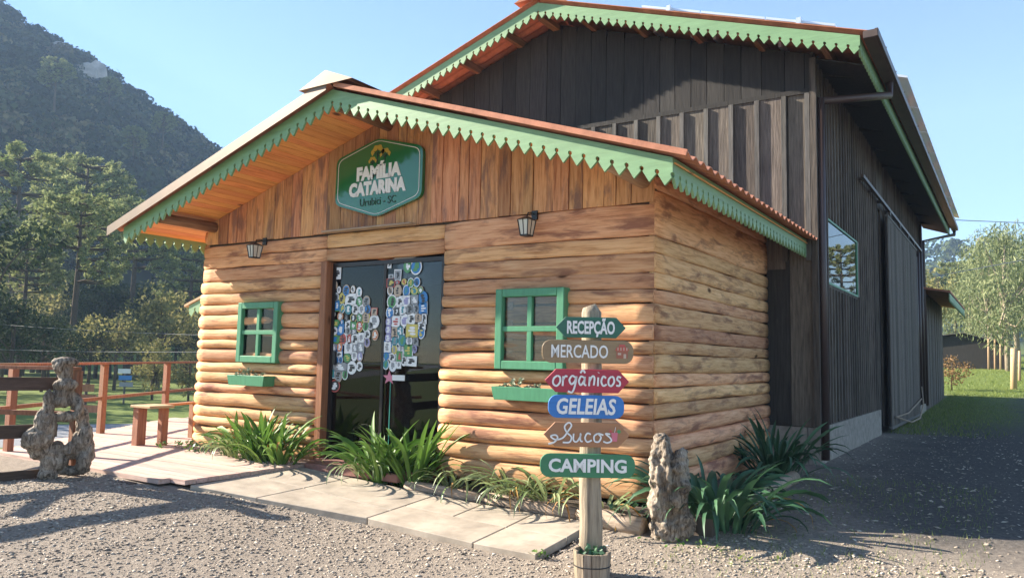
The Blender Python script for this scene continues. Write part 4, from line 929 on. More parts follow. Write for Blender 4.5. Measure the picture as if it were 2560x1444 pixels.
clump(-7.95, 6.42, 70, (0.45, 0.75), 0.052, (0.35, 1.7), M['strap'], 'lush green strap-leaf clump under the left window', spread=0.24, dry=4)
clump(-7.5, 6.38, 70, (0.45, 0.81), 0.052, (0.35, 1.7), M['strap'], 'lush green strap-leaf clump just left of the door jamb', spread=0.24, dry=4)
clump(-8.25, 6.4, 30, (0.39, 0.59), 0.034, (1.2, 2.4), M['straplight'], 'pale arching strap-leaf tuft at the left end of the left bed', spread=0.12)
clump(-5.95, 6.55, 62, (0.52, 0.88), 0.052, (0.4, 1.7), M['strap'], 'tall green strap-leaf clump before the middle of the glass door', spread=0.16)
clump(-5.55, 6.6, 62, (0.52, 0.94), 0.052, (0.4, 1.7), M['strap'], 'tall green strap-leaf clump before the right edge of the glass door', spread=0.16)
clump(-6.2, 6.55, 34, (0.45, 0.72), 0.032, (1.4, 2.6), M['straplight'], 'pale arching strap-leaf tuft left in the door clump', spread=0.12)
clump(-4.98, 6.66, 34, (0.45, 0.78), 0.034, (1.4, 2.7), M['straplight'], 'sparse striped strap-leaf plant right of the glass door', spread=0.1, dry=3)
clump(-4.25, 6.66, 60, (0.52, 0.88), 0.025, (1.3, 2.6), M['straplight'], 'thin arching grassy plant under the right planter box', spread=0.12, dry=6)
clump(-3.85, 6.68, 34, (0.52, 0.81), 0.034, (1.2, 2.4), M['straplight'], 'striped grassy plant just left of the signpost', spread=0.1, dry=4)
clump(-3.25, 6.62, 24, (0.45, 0.78), 0.034, (1.3, 2.6), M['straplight'], 'yellowing strap-leaf plant between signpost and corner stump', spread=0.08, dry=6)
clump(-2.3, 6.85, 105, (0.55, 0.92), 0.058, (0.5, 2.1), M['strapdark'], 'big dark green strap-leaf clump beside the corner stump', spread=0.26, dry=2, tilt=(0, 0.55))
clump(-2.35, 7.2, 40, (0.45, 0.70), 0.05, (0.9, 2.3), M['strapdark'], 'dark strap-leaf clump just behind the corner stump clump', spread=0.15)
clump(-2.4, 9.5, 85, (0.6, 0.95), 0.05, (0.6, 2.1), M['strapdark'], 'dark strap-leaf clump against the barn by the downpipe', spread=0.2, tilt=(0, 0.7))
def weed(x, y, n, s, label, mat, spread=0.15, hgt=0.08, cat='plant', rz=0):
    V = []; Fc = []; z0 = gzf(x, y)
    for i in range(n):
        a = rng.random()*6.283; r_ = spread*math.sqrt(rng.random()); c = np.array((r_*math.cos(a)*1.6, r_*math.sin(a)*0.8, rng.random()*hgt)); d = rng.normal(size=3); d[2] = abs(d[2])*0.6; d /= np.linalg.norm(d); q = np.cross(d, (0.1, 0.2, 1)); q /= np.linalg.norm(q); k_ = len(V); ss_ = s*rng.uniform(0.6, 1.3)
        V += [c, c+d*ss_*0.6+q*ss_*0.4, c+d*ss_*1.2, c+d*ss_*0.6-q*ss_*0.4]; Fc.append((k_, k_+1, k_+2, k_+3))
    o = mesh('low_plant', V, Fc, mat); o.location = (x, y, z0); tag(o, label, cat); return o
weed(-9.35, 6.45, 120, 0.05, 'low creeping leafy plant at the left cabin corner', M['strap'], 0.3, 0.12)
weed(-8.8, 6.45, 90, 0.05, 'low creeping plant left of the pale strap-leaf tuft', M['strapdark'], 0.22, 0.12)
weed(-3.0, 6.58, 60, 0.06, 'round-leaved creeper on the edging log by the signpost', M['strapdark'], 0.18, 0.2)
p_ = G(1345, 1392); weed(p_[0], p_[1], 26, 0.035, 'tiny bright weed at the front corner of the paving', M['strap'], 0.05, 0.05)
p_ = G(1700, 1362); weed(p_[0], p_[1], 60, 0.03, 'small weeds at the foot of the corner stump', M['strap'], 0.25, 0.04)
p_ = G(1850, 1400); weed(p_[0], p_[1], 50, 0.03, 'low weeds in the gravel right of the corner stump', M['grass'], 0.3, 0.03)

# ------------------------------------------------------------------ the barn
BX = -2.22; BXC = -6.3; BY0 = YB; BY1 = 25.5; BF_ = 10.33; BE = -1.52; BS = 0.33
def broof(x): return 7.04-BS*abs(x-BXC)
barn = empty('barn', (BXC, 18, 0), 'tall dark timber barn with green scalloped eaves behind the cabin', 'barn')
BO = -Vector((BXC, 18, 0))
def bp(b, name, mat, parent=None, smooth=False):
    o = b.build(name, mat, parent or barn, smooth)
    if parent is None: o.location = BO
    return o
b = MB(); b.box((-11.0, BY0+0.04, 0), (BX-0.04, BY0+0.1, 5.45)); b.prism([(-10.4, BY0+0.04, 5.45), (BX-0.04, BY0+0.04, 5.45), (BX-0.04, BY0+0.04, 5.6), (BXC, BY0+0.04, 6.92), (-10.4, BY0+0.04, 5.6)], (0, 0.06, 0))
b.box((BX-0.1, BY0+0.1, 0.3), (BX-0.04, 11.75, 5.5)); b.box((BX-0.1, 14.2, 0.3), (BX-0.04, BY1, 5.5)); b.box((BX-0.1, 11.75, 0.3), (BX-0.04, 14.2, 2.5)); b.box((BX-0.1, 11.75, 3.38), (BX-0.04, 14.2, 5.5))
b.box((-10.4, BY1-0.1, 0), (BX-0.04, BY1-0.04, 6.2)); b.box((-10.5, BY0+0.1, -0.3), (-10.4, BY1, 5.6)); bp(b, 'wall_core', M['darks'])
b = MB(); b.box((BX-0.12, BY0-0.01, -0.2), (BX+0.03, 16.55, 0.47)); bp(b, 'concrete_plinth', M['concrete'])
b = MB(); b.box((-2.88, BY0-0.045, -0.2), (BX-0.13, BY0+0.03, 0.47)); bp(b, 'concrete_plinth', M['concrete'])
b = MB(); b.box((BX-0.12, 23.1, -0.2), (BX+0.03, BY1, 0.55)); bp(b, 'concrete_plinth', M['concrete'])
# front wall: smooth boards above the cross rail, board and batten below
x = -10.6
while x < BX-0.02:
    x2 = min(x+random.uniform(0.24, 0.34), BX); zt = min(broof(x), broof(x2))-0.12
    b = MB(); yo = BY0-0.004-random.uniform(0, 0.008); b.box((x+0.004, yo, 5.08), (x2-0.004, BY0+0.04, zt)); bp(b, 'gable_board', M['darks'])
    x = x2
b = MB(); b.box((-10.6, BY0-0.05, 5.02), (BX+0.02, BY0-0.008, 5.09)); bp(b, 'cross_rail', M['darks'])
b = MB(); b.box((-2.55, BY0-0.02, 0.48), (-2.245, BY0+0.03, 5.02)); bp(b, 'wall_board', M['dark'])
b = MB(); b.box((-2.86, BY0-0.022, 0.48), (-2.556, BY0+0.03, 5.02)); bp(b, 'wall_board', M['darks'])
b = MB(); b.box((-2.322, BY0-0.068, 2.7), (-2.258, BY0-0.022, 5.019)); bp(b, 'batten', M['batten'])
x = -2.6
while x > -8.6:
    x2 = x-0.37; z0 = 0.48 if x > -2.9 else 2.6
    b = MB(); b.box((x2+0.006, BY0-0.03-random.uniform(0, 0.008), 2.6), (x-0.006, BY0+0.03, 5.02)); bp(b, 'wall_board', M['dark'])
    b = MB(); b.box((x-0.032, BY0-0.076, 2.7), (x+0.032, BY0-0.04, 5.019)); bp(b, 'batten', M['batten'])
    x = x2
b = MB(); b.box((BX-0.03, BY0-0.075, 0.48), (BX+0.05, BY0-0.012, 5.5)); bp(b, 'corner_board', M['dark'])
# right wall: boards with battens, window opening, gap behind the sliding door
WY0, WY1, WZ0, WZ1 = 11.72, 14.23, 2.49, 3.39
yv = BY0+0.03
while yv < BY1-0.02:
    w = random.uniform(0.19, 0.25); y2 = min(yv+w, BY1)
    zb = 0.48 if yv < 16.6 or yv > 23 else 0.1
    seg = [(zb, 5.62)]
    if y2 > WY0 and yv < WY1: seg = [(zb, WZ0-0.03), (WZ1+0.03, 5.62)]
    if 16.55 < yv < 17.15: seg = [(4.45, 5.62)]
    for (za, zb_) in seg:
        b = MB(); b.box((BX-0.035, yv+0.004, za), (BX+random.uniform(0, 0.008), y2-0.004, zb_)); bp(b, 'wall_board', M['dark'])
        if not (16.4 < yv < 17.3) and not (WY0-0.05 < y2 < WY1+0.03 and za < 2):
            b = MB(); b.box((BX+0.009, y2-0.028, za+0.001), (BX+0.034, y2+0.028, zb_-0.001)); bp(b, 'batten', M['dark'])
        elif za < 2 and zb_ < 3:
            b = MB(); b.box((BX+0.009, y2-0.028, za+0.001), (BX+0.034, y2+0.028, zb_-0.05)); bp(b, 'batten', M['dark'])
    yv = y2
wn = bp(MB().box((BX-0.012, WY0, WZ0), (BX-0.002, WY1, WZ1)), 'window', M['mirror']); 
for a, c in (((WY0-0.04, WZ0-0.03), (WY1+0.04, WZ0)), ((WY0-0.04, WZ1), (WY1+0.04, WZ1+0.03)), ((WY0-0.04, WZ0), (WY0, WZ1)), ((WY1, WZ0), (WY1+0.04, WZ1))):
    b = MB(); b.box((BX-0.03, a[0], a[1]), (BX+0.015, c[0], c[1])); sub(b, 'window_frame', M['wgreen'], wn)
b = MB(); b.box((BX-0.5, WY0-0.1, WZ0-0.1), (BX-0.45, WY1+0.1, WZ1+0.1)); sub(b, 'window_blind', M['inside'], wn)
# sliding door on its rail
sd = bp(MB().box((BX+0.10, 17.1, 0.06), (BX+0.125, 22.6, 4.32)), 'sliding_door', M['darks'])
yv = 17.1
while yv < 22.58:
    y2 = min(yv+random.uniform(0.18, 0.24), 22.6); b = MB(); b.box((BX+0.125, yv+0.004, 0.05), (BX+0.145+random.uniform(0, 0.006), y2-0.004, 4.33)); sub(b, 'door_board', M['dark'], sd); yv = y2
for z in (0.12, 4.36):
    b = MB(); b.box((BX+0.10, 17.08, z-0.05), (BX+0.16, 22.62, z+0.0)); sub(b, 'door_ledge', M['batten'], sd)
b = MB(); b.bar((BX+0.13, 14.15, 4.53), (BX+0.13, 24.1, 4.5), 0.05, 0.06)
for yy in np.arange(14.4, 24, 1.1): b.box((BX+0.03, yy-0.02, 4.5), (BX+0.1, yy+0.02, 4.56))
sub(b, 'door_track', M['gutter'], sd)
for yy in (17.6, 19.3, 20.9, 22.2):
    b = MB(); b.tube([(BX+0.11, yy, 4.44), (BX+0.15, yy, 4.44)], 0.07, 10); b.box((BX+0.12, yy-0.03, 4.25), (BX+0.15, yy+0.03, 4.44)); sub(b, 'roller', M['gutter'], sd)
b = MB(); b.tube([(BX+0.2, 17.3, 0.3), (BX+0.32, 18.8, 0.12), (BX+0.3, 20.8, 0.1), (BX+0.22, 22.6, 0.35), (BX+0.18, 22.7, 0.8)], 0.018, 7)
b.tube([(BX+0.2, 17.3, 0.3), (BX+0.2, 19.5, 0.28), (BX+0.2, 22.4, 0.5)], 0.016, 7); sub(b, 'hose', M['edging'], sd, True)
for yy, z1_ in ((22.9, 4.2), (23.6, 4.4), (24.4, 5.3)):
    b = MB(); b.tube([(BX+0.09, yy, 0.3), (BX+0.09, yy, z1_)], 0.045, 8); bp(b, 'conduit', M['pipe'], None, True)
# roof of the barn
br = bp(MB().box((BXC-0.06, BF_+0.1, 6.80), (BXC+0.06, BY1, 6.88)), 'roof', M['beam'])
yy = BF_-0.05
while yy < 26.5:
    y2 = min(yy+1.9, 26.55)
    sheet(BXC+0.02, -1.38, yy, y2, broof, 'roof_sheet', br, 0.045, per=0.19); sheet(BXC-0.02, -11.3, yy, y2, broof, 'roof_sheet', br, 0.045, per=0.19); yy = y2
for x in (-10.6, -9.7, -8.8, -7.9, -7.0, -5.6, -4.7, -3.8, -2.9, -2.0):
    b = MB(); b.box((x-0.035, BF_+0.03, broof(x)-0.16), (x+0.035, 26.4, broof(x)-0.02)); sub(b, 'purlin', M['beam'], br)
for yy in np.arange(11.6, 26, 1.5):
    b = MB(); b.bar((BX, yy, broof(BX)-0.19), (BE-0.03, yy, broof(BE)-0.10), 0.06, 0.10); sub(b, 'rafter_tail', M['darks'], br)
b = MB(); b.add([(BX, BY0, broof(BX)-0.185), (BE-0.03, BY0, broof(BE)-0.185), (BE-0.03, 26.4, broof(BE)-0.185), (BX, 26.4, broof(BX)-0.185), (BX, BY0, broof(BX)-0.165), (BE-0.03, BY0, broof(BE)-0.165), (BE-0.03, 26.4, broof(BE)-0.165), (BX, 26.4, broof(BX)-0.165)], BF); sub(b, 'eave_soffit', M['darks'], br)
fascia((BXC, BF_, broof(BXC)), (BE, BF_, broof(BE)), 34, 0, 0.17, 0.08, 'fascia_board', M['green'], br, (0, 0.026, 0))
fascia((BXC, BF_, broof(BXC)), (-11.1, BF_, broof(-11.1)), 34, 0, 0.17, 0.08, 'fascia_board', M['green'], br, (0, 0.026, 0))
fascia((BE, BF_+0.028, broof(BE)), (BE, 26.5, broof(BE)), 110, 0, 0.17, 0.08, 'eave_fascia', M['greeny'], br, (-0.026, 0, 0))
b = MB()
for sg_ in (-1, 1): b.add([(BXC, BF_-0.1, 7.24), (BXC+sg_*0.4, BF_-0.1, 7.24-0.16), (BXC+sg_*0.4, 26.5, 7.08), (BXC, 26.5, 7.24)], [(0, 1, 2, 3)])
b.add([(BXC-0.4, BF_-0.1, 7.08), (BXC+0.4, BF_-0.1, 7.08), (BXC, BF_-0.1, 7.24)], [(0, 1, 2)]); sub(b, 'ridge_cap', M['terracotta'], br)
b = MB()
for a, c in (((-1.47, 5.40), (-1.34, 5.40)), ((-1.47, 5.40), (-1.47, 5.48)), ((-1.34, 5.40), (-1.30, 5.50))):
    b.bar((a[0]/2+c[0]/2, BF_-0.05, a[1]/2+c[1]/2), (a[0]/2+c[0]/2, 26.6, a[1]/2+c[1]/2), max(0.012, abs(a[0]-c[0])), max(0.012, abs(a[1]-c[1])))
b.box((-1.47, BF_-0.055, 5.40), (-1.31, BF_-0.045, 5.49)); sub(b, 'gutter', M['gutter'], br)
for yy in np.arange(11, 26, 1.0): b = MB(); b.bar((-1.5, yy, 5.5), (-1.29, yy, 5.5), 0.02, 0.01); sub(b, 'gutter_bracket', M['gutter'], br)
b = MB(); b.tube([(-1.40, 12.1, 5.38), (-1.40, 12.1, 5.2), (BX+0.03, 11.05, 4.93)], 0.055, 10); b.tube([(BX+0.08, 11.02, 4.95), (BX+0.08, 11.02, 0.05)], 0.055, 10); bp(b, 'downpipe', M['pipe'], None, True)
b = MB(); b.tube([(-1.40, 26.4, 5.38), (-1.40, 26.4, 5.25), (BX+0.05, 25.6, 5.0), (BX+0.05, 25.6, 0.2)], 0.05, 8); bp(b, 'downpipe', M['pipe'], None, True)
# solar panels on the right slope
PAN = [(-4.72, -3.79, 10.85, 12.5, 'silver-framed solar panel nearest the barn ridge'), (-3.77, -2.84, 10.85, 12.5, 'silver-framed solar panel in the middle of the front roof row'), (-2.82, -1.90, 10.85, 12.5, 'silver-framed solar panel at the eave end of the front row')]
PAN += [(-2.32, -1.26, 13.1+1.68*i, 14.75+1.68*i, 'solar panel overhanging the gutter along the barn eave') for i in range(8)]
for row, (xa, xb, ya, yb_, lab_) in enumerate(PAN):
    for ci in (0,):
        t = empty('solar_panel', ((xa+xb)/2, (ya+yb_)/2, broof((xa+xb)/2)+(0.30 if row < 3 else 0.40)), lab_, 'solar panel', 'solar panels in the front roof row' if row < 3 else 'solar panels along the barn eave')
        q = [((x_-(xa+xb)/2), (y_-(ya+yb_)/2), broof(x_)-broof((xa+xb)/2)) for x_, y_ in ((xa, ya), (xb, ya), (xb, yb_), (xa, yb_))]
        b = MB(); b.prism([(x_, y_, z_-0.02) for x_, y_, z_ in q], (0, 0, 0.035)); b.build('frame', M['silver'], t)
        b = MB(); b.add([(x_*0.94, y_*0.96, z_*0.94+0.019) for x_, y_, z_ in q], [(0, 1, 2, 3)]); b.build('cells', M['solar'], t)
        for xx in (-0.3, 0.3):
            b = MB(); b.box((xx-0.02, -0.7, -0.36-0.33*xx), (xx+0.02, 0.7, -0.03-0.33*xx)); b.build('mounting_rail', M['silver'], t)
        if row in (0, 2):
            b = MB(); b.box((-0.03, ya-(ya+yb_)/2-0.08, -0.06), (0.03, ya-(ya+yb_)/2+0.1, 0.025)); b.box((-0.08, ya-(ya+yb_)/2-0.02, -0.05), (0.08, ya-(ya+yb_)/2+0.0, -0.035)); b.build('clamp', M['silver'], t)
# vent pipe poking above the cabin roof
b = MB(); b.tube([(-6.3, BY0-0.12, 4.35), (-6.3, BY0-0.12, 4.85), (-6.28, BY0-0.1, 4.95), (-6.24, BY0-0.08, 5.02)], 0.022, 8); bp(b, 'conduit', M['pipe'], None, True)
# lean-to at the far end
lt = empty('lean_to', (-4, 29, 0), 'low dark lean-to with green eave at the far end of the barn', 'shed')
LO = -Vector((-4, 29, 0))
yv = 25.62
while yv < 33:
    y2 = min(yv+0.24, 33); b = MB(); b.box((BX-0.06, yv+0.005, gzf(BX, yv)-0.2), (BX-0.02+random.uniform(0, 0.02), y2-0.005, 3.55)); o = b.build('wall_board', M['dark'], lt); o.location = LO; yv = y2
b = MB(); b.box((-8, 25.6, 0), (BX-0.07, 32.95, 3.4)); o = b.build('wall_core', M['darks'], lt); o.location = LO
b = MB(); b.add([(-8, 25.55, 4.7), (-1.5, 25.55, 3.45), (-1.5, 33.6, 3.45), (-8, 33.6, 4.7), (-8, 25.55, 4.76), (-1.5, 25.55, 3.51), (-1.5, 33.6, 3.51), (-8, 33.6, 4.76)], BF); o = b.build('roof_slope', M['terracotta'], lt); o.location = LO
o = fascia((-1.52, 25.6, 3.44), (-1.52, 33.5, 3.44), 40, 0, 0.16, 0.1, 'eave_fascia', M['greeny'], lt, (-0.026, 0, 0)); o.location = LO
# side porch roof corner behind the cabin's left side
pc = empty('side_porch', (-10.6, 9.5, 0), 'small green-edged porch roof on the left side of the cabin', 'porch')
PO = -Vector((-10.6, 9.5, 0))
b = MB(); b.add([(-9.85, 7.6, 2.45), (-11.2, 7.6, 2.02), (-11.2, 9.6, 2.02), (-9.85, 9.6, 2.45), (-9.85, 7.6, 2.49), (-11.2, 7.6, 2.06), (-11.2, 9.6, 2.06), (-9.85, 9.6, 2.49)], BF); o = b.build('roof_slope', M['palebeam'], pc); o.location = PO
o = fascia((-9.85, 7.62, 2.44), (-11.1, 7.62, 2.04), 8, 0, 0.12, 0.08, 'fascia_board', M['green'], pc, (0, 0.02, 0)); o.location = PO
b = MB(); b.box((-11.1, 9.4, 0), (-11.0, 9.5, 2.05)); o = b.build('porch_post', M['rail'], pc); o.location = PO

# ------------------------------------------------------------------ trees
def quads(C, D, S, s, asp, name_seed=0):
    """one leaf quad at each centre C, long axis D, side S"""
    n = len(C); s = np.broadcast_to(np.asarray(s, float), (n,))[:, None]
    return np.stack([C-D*s, C+S*s*asp, C+D*s, C-S*s*asp], 1).reshape(-1, 3)
def unit(v): return v/(np.linalg.norm(v, axis=-1, keepdims=True)+1e-9)
def cloud(centers, radii, per, size, asp=0.5, flat=1.0, droop=0.0, shell=0.55):
    n = len(centers)*per
    c = np.repeat(np.asarray(centers, float), per, 0); r_ = np.repeat(np.asarray(radii, float), per)
    d = unit(rng.normal(size=(n, 3))); rad = r_*(shell+(1-shell)*rng.random(n)); P_ = c+d*rad[:, None]*np.array((1, 1, flat))
    D = unit(d*0.6+rng.normal(size=(n, 3))*0.7+np.array((0, 0, -droop))); S = unit(np.cross(D, rng.normal(size=(n, 3))))
    return quads(P_, D, S, size*(0.6+0.8*rng.random(n)), asp)
def qi(V): return np.arange(len(V)).reshape(-1, 4)
def proto_araucaria(H, Rc, base, seed, nb=13, tufts=4):
    r_ = np.random.default_rng(seed); tr = MB(); tr.tube([(0, 0, -0.5), (0.1, 0, H*0.3), (0.0, 0.1, H*0.65), (0.05, 0, H*0.97)], [H*0.02, H*0.016, H*0.012, H*0.004], 9)
    cen = []; limb = MB()
    tiers = 8
    for t in range(tiers):
        f = t/(tiers-1); z0 = H*(base+(0.96-base)*f); L = Rc*(1.0-0.45*f**2)*(0.8+0.2*math.sin(f*2.5))
        for k_ in range(nb if t > 2 else nb-6):
            if r_.random() < 0.12: continue
            a = 2*math.pi*(k_+r_.random()*0.8)/nb; l = L*r_.uniform(0.75, 1.08); up = r_.uniform(0.1, 0.3)*l
            q = [np.array((0, 0, z0)), np.array((math.cos(a)*l*0.5, math.sin(a)*l*0.5, z0+up*0.12)), np.array((math.cos(a)*l*0.85, math.sin(a)*l*0.85, z0+up*0.55)), np.array((math.cos(a)*l, math.sin(a)*l, z0+up))]
            limb.tube([tuple(p) for p in q], [H*0.0045, H*0.0035, H*0.0025, H*0.001], 4, False)
            for j in range(tufts):
                s = 0.62+0.38*(j+r_.random())/tufts; i0 = 0 if s < 0.5 else (1 if s < 0.85 else 2)
                p = q[1]+(q[2]-q[1])*((s-0.5)/0.35) if s < 0.85 else q[2]+(q[3]-q[2])*((s-0.85)/0.15)
                cen.append(p+r_.normal(size=3)*np.array((0.3, 0.3, 0.18))*Rc*0.09)
    cen = np.array(cen); V = cloud(cen, np.full(len(cen), Rc*0.078), 44, Rc*0.032, 0.3, 0.8, 0.0, 0.35)
    return tr, limb, V
def proto_broad(H, Rc, seed, n=34, per=70, size=0.16, tall=0.8, droop=0.0, asp=0.5, z0=0.35):
    r_ = np.random.default_rng(seed); tr = MB(); tr.tube([(0, 0, -0.5), (0.1, 0.05, H*0.25), (-0.05, 0.1, H*0.55), (0.1, 0, H*0.85)], [H*0.022, H*0.017, H*0.012, H*0.003], 8)
    cen = []; rad = []; limb = MB()
    for i in range(n):
        d = r_.normal(size=3); d /= np.linalg.norm(d); rr = r_.random()**0.45
        z = H*(z0+(1-z0)*0.5)+d[2]*H*(1-z0)*0.48*rr; taper = 1-0.35*max(0, (z/H-0.6)/0.4)
        c = np.array((d[0]*Rc*rr*taper, d[1]*Rc*rr*taper, z)); cen.append(c); rad.append(Rc*r_.uniform(0.2, 0.36))
        if i % 3 == 0: limb.tube([(0, 0, H*r_.uniform(0.2, 0.5)), tuple(c*np.array((0.5, 0.5, 0.8))), tuple(c)], [H*0.008, H*0.005, H*0.002], 5, False)
    V = cloud(cen, rad, per, size, asp, tall, droop, 0.45)
    return tr, limb, V
PROTO = {}
def make_proto(key, data, leaf, bark):
    tr, limb, V = data
    me = bpy.data.meshes.new('trunk'); me.from_pydata(tr.v+limb.v, [], tr.f+[tuple(i+len(tr.v) for i in f) for f in limb.f]); me.shade_smooth(); me.materials.append(bark)
    o = meshnp('crown', V, qi(V), leaf); cm = o.data; bpy.data.objects.remove(o); PROTO[key] = (me, cm)
make_proto('arau1', proto_araucaria(17, 5.6, 0.55, 1), M['araucaria'], M['bark'])
make_proto('arau2', proto_araucaria(16, 4.6, 0.62, 2, 14), M['araucaria'], M['bark'])
make_proto('arau3', proto_araucaria(15, 5.0, 0.42, 3, 13), M['araucaria'], M['bark'])
make_proto('broad1', proto_broad(9, 4.0, 4), M['broad'], M['bark'])
make_proto('broad2', proto_broad(11, 4.4, 5, 40), M['broad'], M['bark'])
make_proto('olive', proto_broad(8, 3.6, 6, 34, 60, 0.17), M['olive'], M['bark'])
make_proto('cone', proto_broad(6, 1.9, 7, 40, 70, 0.12, 1.2, z0=0.05), M['olive'], M['bark'])
make_proto('euca1', proto_broad(11, 3.8, 8, 60, 120, 0.19, 1.1, 1.2, 0.2, 0.12), M['euca'], M['palebark'])
make_proto('euca2', proto_broad(13, 4.2, 9, 60, 120, 0.2, 1.1, 1.2, 0.2, 0.15), M['euca'], M['palebark'])
make_proto('shrub', proto_broad(2.6, 1.7, 10, 26, 30, 0.09, 0.7, z0=0.0), leafmat('russet_shrub_leaves', (0.12, 0.09, 0.04), (0.34, 0.20, 0.10), 0.8, 0.2, 0.1), M['bark'])
def tree(key, px, dist, h, label, group=None, name='tree', xy=None, dz=0.0, top=None):
    x, y = xy or at(px, dist); me, cm = PROTO[key]
    if top is not None:
        d_ = ray(px, top); h = CH+d_[2]*dist/math.hypot(d_[0], d_[1])-gzf(x, y)
    H0 = {'arau1': 17, 'arau2': 16, 'arau3': 15, 'broad1': 9, 'broad2': 11, 'olive': 8, 'cone': 6, 'euca1': 11, 'euca2': 13, 'shrub': 2.6}[key]; s = h/H0
    t = empty(name, (x, y, gzf(x, y)+dz), label, 'tree', group, rz=random.uniform(0, 6.28)); t.scale = (s, s, s)
    for nm, m_ in (('trunk', me), ('crown', cm)):
        o = bpy.data.objects.new(nm, m_); COL.objects.link(o); o.parent = t
    return t
tree('arau1', 178, 66, 17.5, 'large umbrella-crowned araucaria standing in front of the forest at left', name='araucaria_tree', top=490)
tree('arau2', 190, 112, 36.0, 'tall rounded araucaria rising highest against the mountain', name='araucaria_tree', top=393)
tree('arau3', 15, 100, 31.0, 'araucaria cut by the left edge of the photo', name='araucaria_tree', top=372)
tree('arau3', 470, 80, 15.5, 'broad araucaria half hidden behind the left roof corner', name='araucaria_tree', top=610)
tree('arau2', 320, 86, 20.0, 'araucaria crown right of the large umbrella crown', name='araucaria_tree', top=500)
tree('arau2', 50, 74, 15.0, 'smaller araucaria left of the large umbrella crown', name='araucaria_tree', top=590)
tree('arau3', 560, 95, 23, 'araucaria peeping over the left eave', name='araucaria_tree', top=560)
tree('cone', 388, 50, 6.0, 'pale pointed bushy tree on the lawn behind the railing', name='bushy_tree', top=832)
tree('cone', 478, 46, 5.6, 'yellow-green bush right of the pointed tree, by the cabin corner', name='bushy_tree', top=858)
tree('olive', 290, 62, 7.5, 'olive-brown tree in front of the dark wood, left of the pointed tree', name='forest_tree', top=770)
tree('olive', 400, 66, 11.5, 'spreading olive-brown tree behind the pointed bushy tree', name='forest_tree', top=705)
random.seed(11)
for i in range(52):
    px = -140+i*15.5+random.uniform(-10, 10); d = random.choice((70, 78, 88, 98, 110)) + random.uniform(-4, 4)
    tree(random.choice(('broad1', 'broad2', 'broad2', 'olive')), px, d, 8, 'dark leafy tree in the wood below the mountain', 'trees of the dark wood below the mountain', 'forest_tree', top=820-(d-66)*3.6+random.uniform(-35, 35))
for px, d, h in ((-60, 60, 7), (30, 58, 6), (110, 60, 5), (225, 64, 5)):
    tree('broad1', px, d, h, 'dark tree at the near edge of the wood behind the railing', 'trees at the near edge of the wood', 'forest_tree')
for i in range(9):  # out-of-view trees added to cast shade over the valley lawn
    tree(('broad2', 'broad1')[i % 2], 0, 0, random.uniform(11, 14), 'tall unseen tree added off to the left to shade the valley lawn', 'unseen trees added to shade the valley lawn', 'forest_tree', xy=(-50-7*(i % 4)+random.uniform(-2, 2), -2+6.0*(i//2)*0.9+random.uniform(-2, 2)))
# right side
tree('euca1', 2520, 58, 14.0, 'tall pale eucalyptus cut by the right edge of the photo', name='eucalyptus_tree', top=555)
tree('euca2', 2478, 66, 12.0, 'pale drooping eucalyptus left of the tallest one', name='eucalyptus_tree', top=585)
tree('euca1', 2428, 72, 10.0, 'lower pale eucalyptus above the dark hut', name='eucalyptus_tree', top=680)
tree('euca1', 2545, 80, 12, 'eucalyptus behind the tallest one at right', name='eucalyptus_tree', top=560)
tree('arau3', 2392, 105, 13.5, 'flat-topped araucaria behind the lean-to roof', name='araucaria_tree', top=655)
tree('olive', 2350, 90, 12, 'russet-green tree rising just beyond the lean-to', name='forest_tree', top=662)
tree('olive', 2330, 75, 8, 'small olive tree beside the lean-to wall', name='forest_tree', top=700)
tree('broad1', 2440, 95, 12, 'dark tree between araucaria and eucalyptus', name='forest_tree', top=655)
tree('shrub', 2378, 38, 1.5, 'reddish twiggy shrub at the corner of the lean-to', name='garden_shrub')
# the araucarias and wood the barn window mirrors, across the road
for (x, y, k_, h, lab) in ((14.6, 110, 'arau1', 14.5, 'araucaria across the road, mirrored in the barn window'),):
    tree(k_, 0, 0, h, lab, name='araucaria_tree', xy=(x, y))
for (x, y) in ((11.5, 66), (16, 84), (9, 96), (14, 60)):
    tree('euca1', 0, 0, 3.5, 'low eucalyptus across the road, mirrored in the barn window', 'eucalyptus across the road', 'eucalyptus_tree', xy=(x, y))
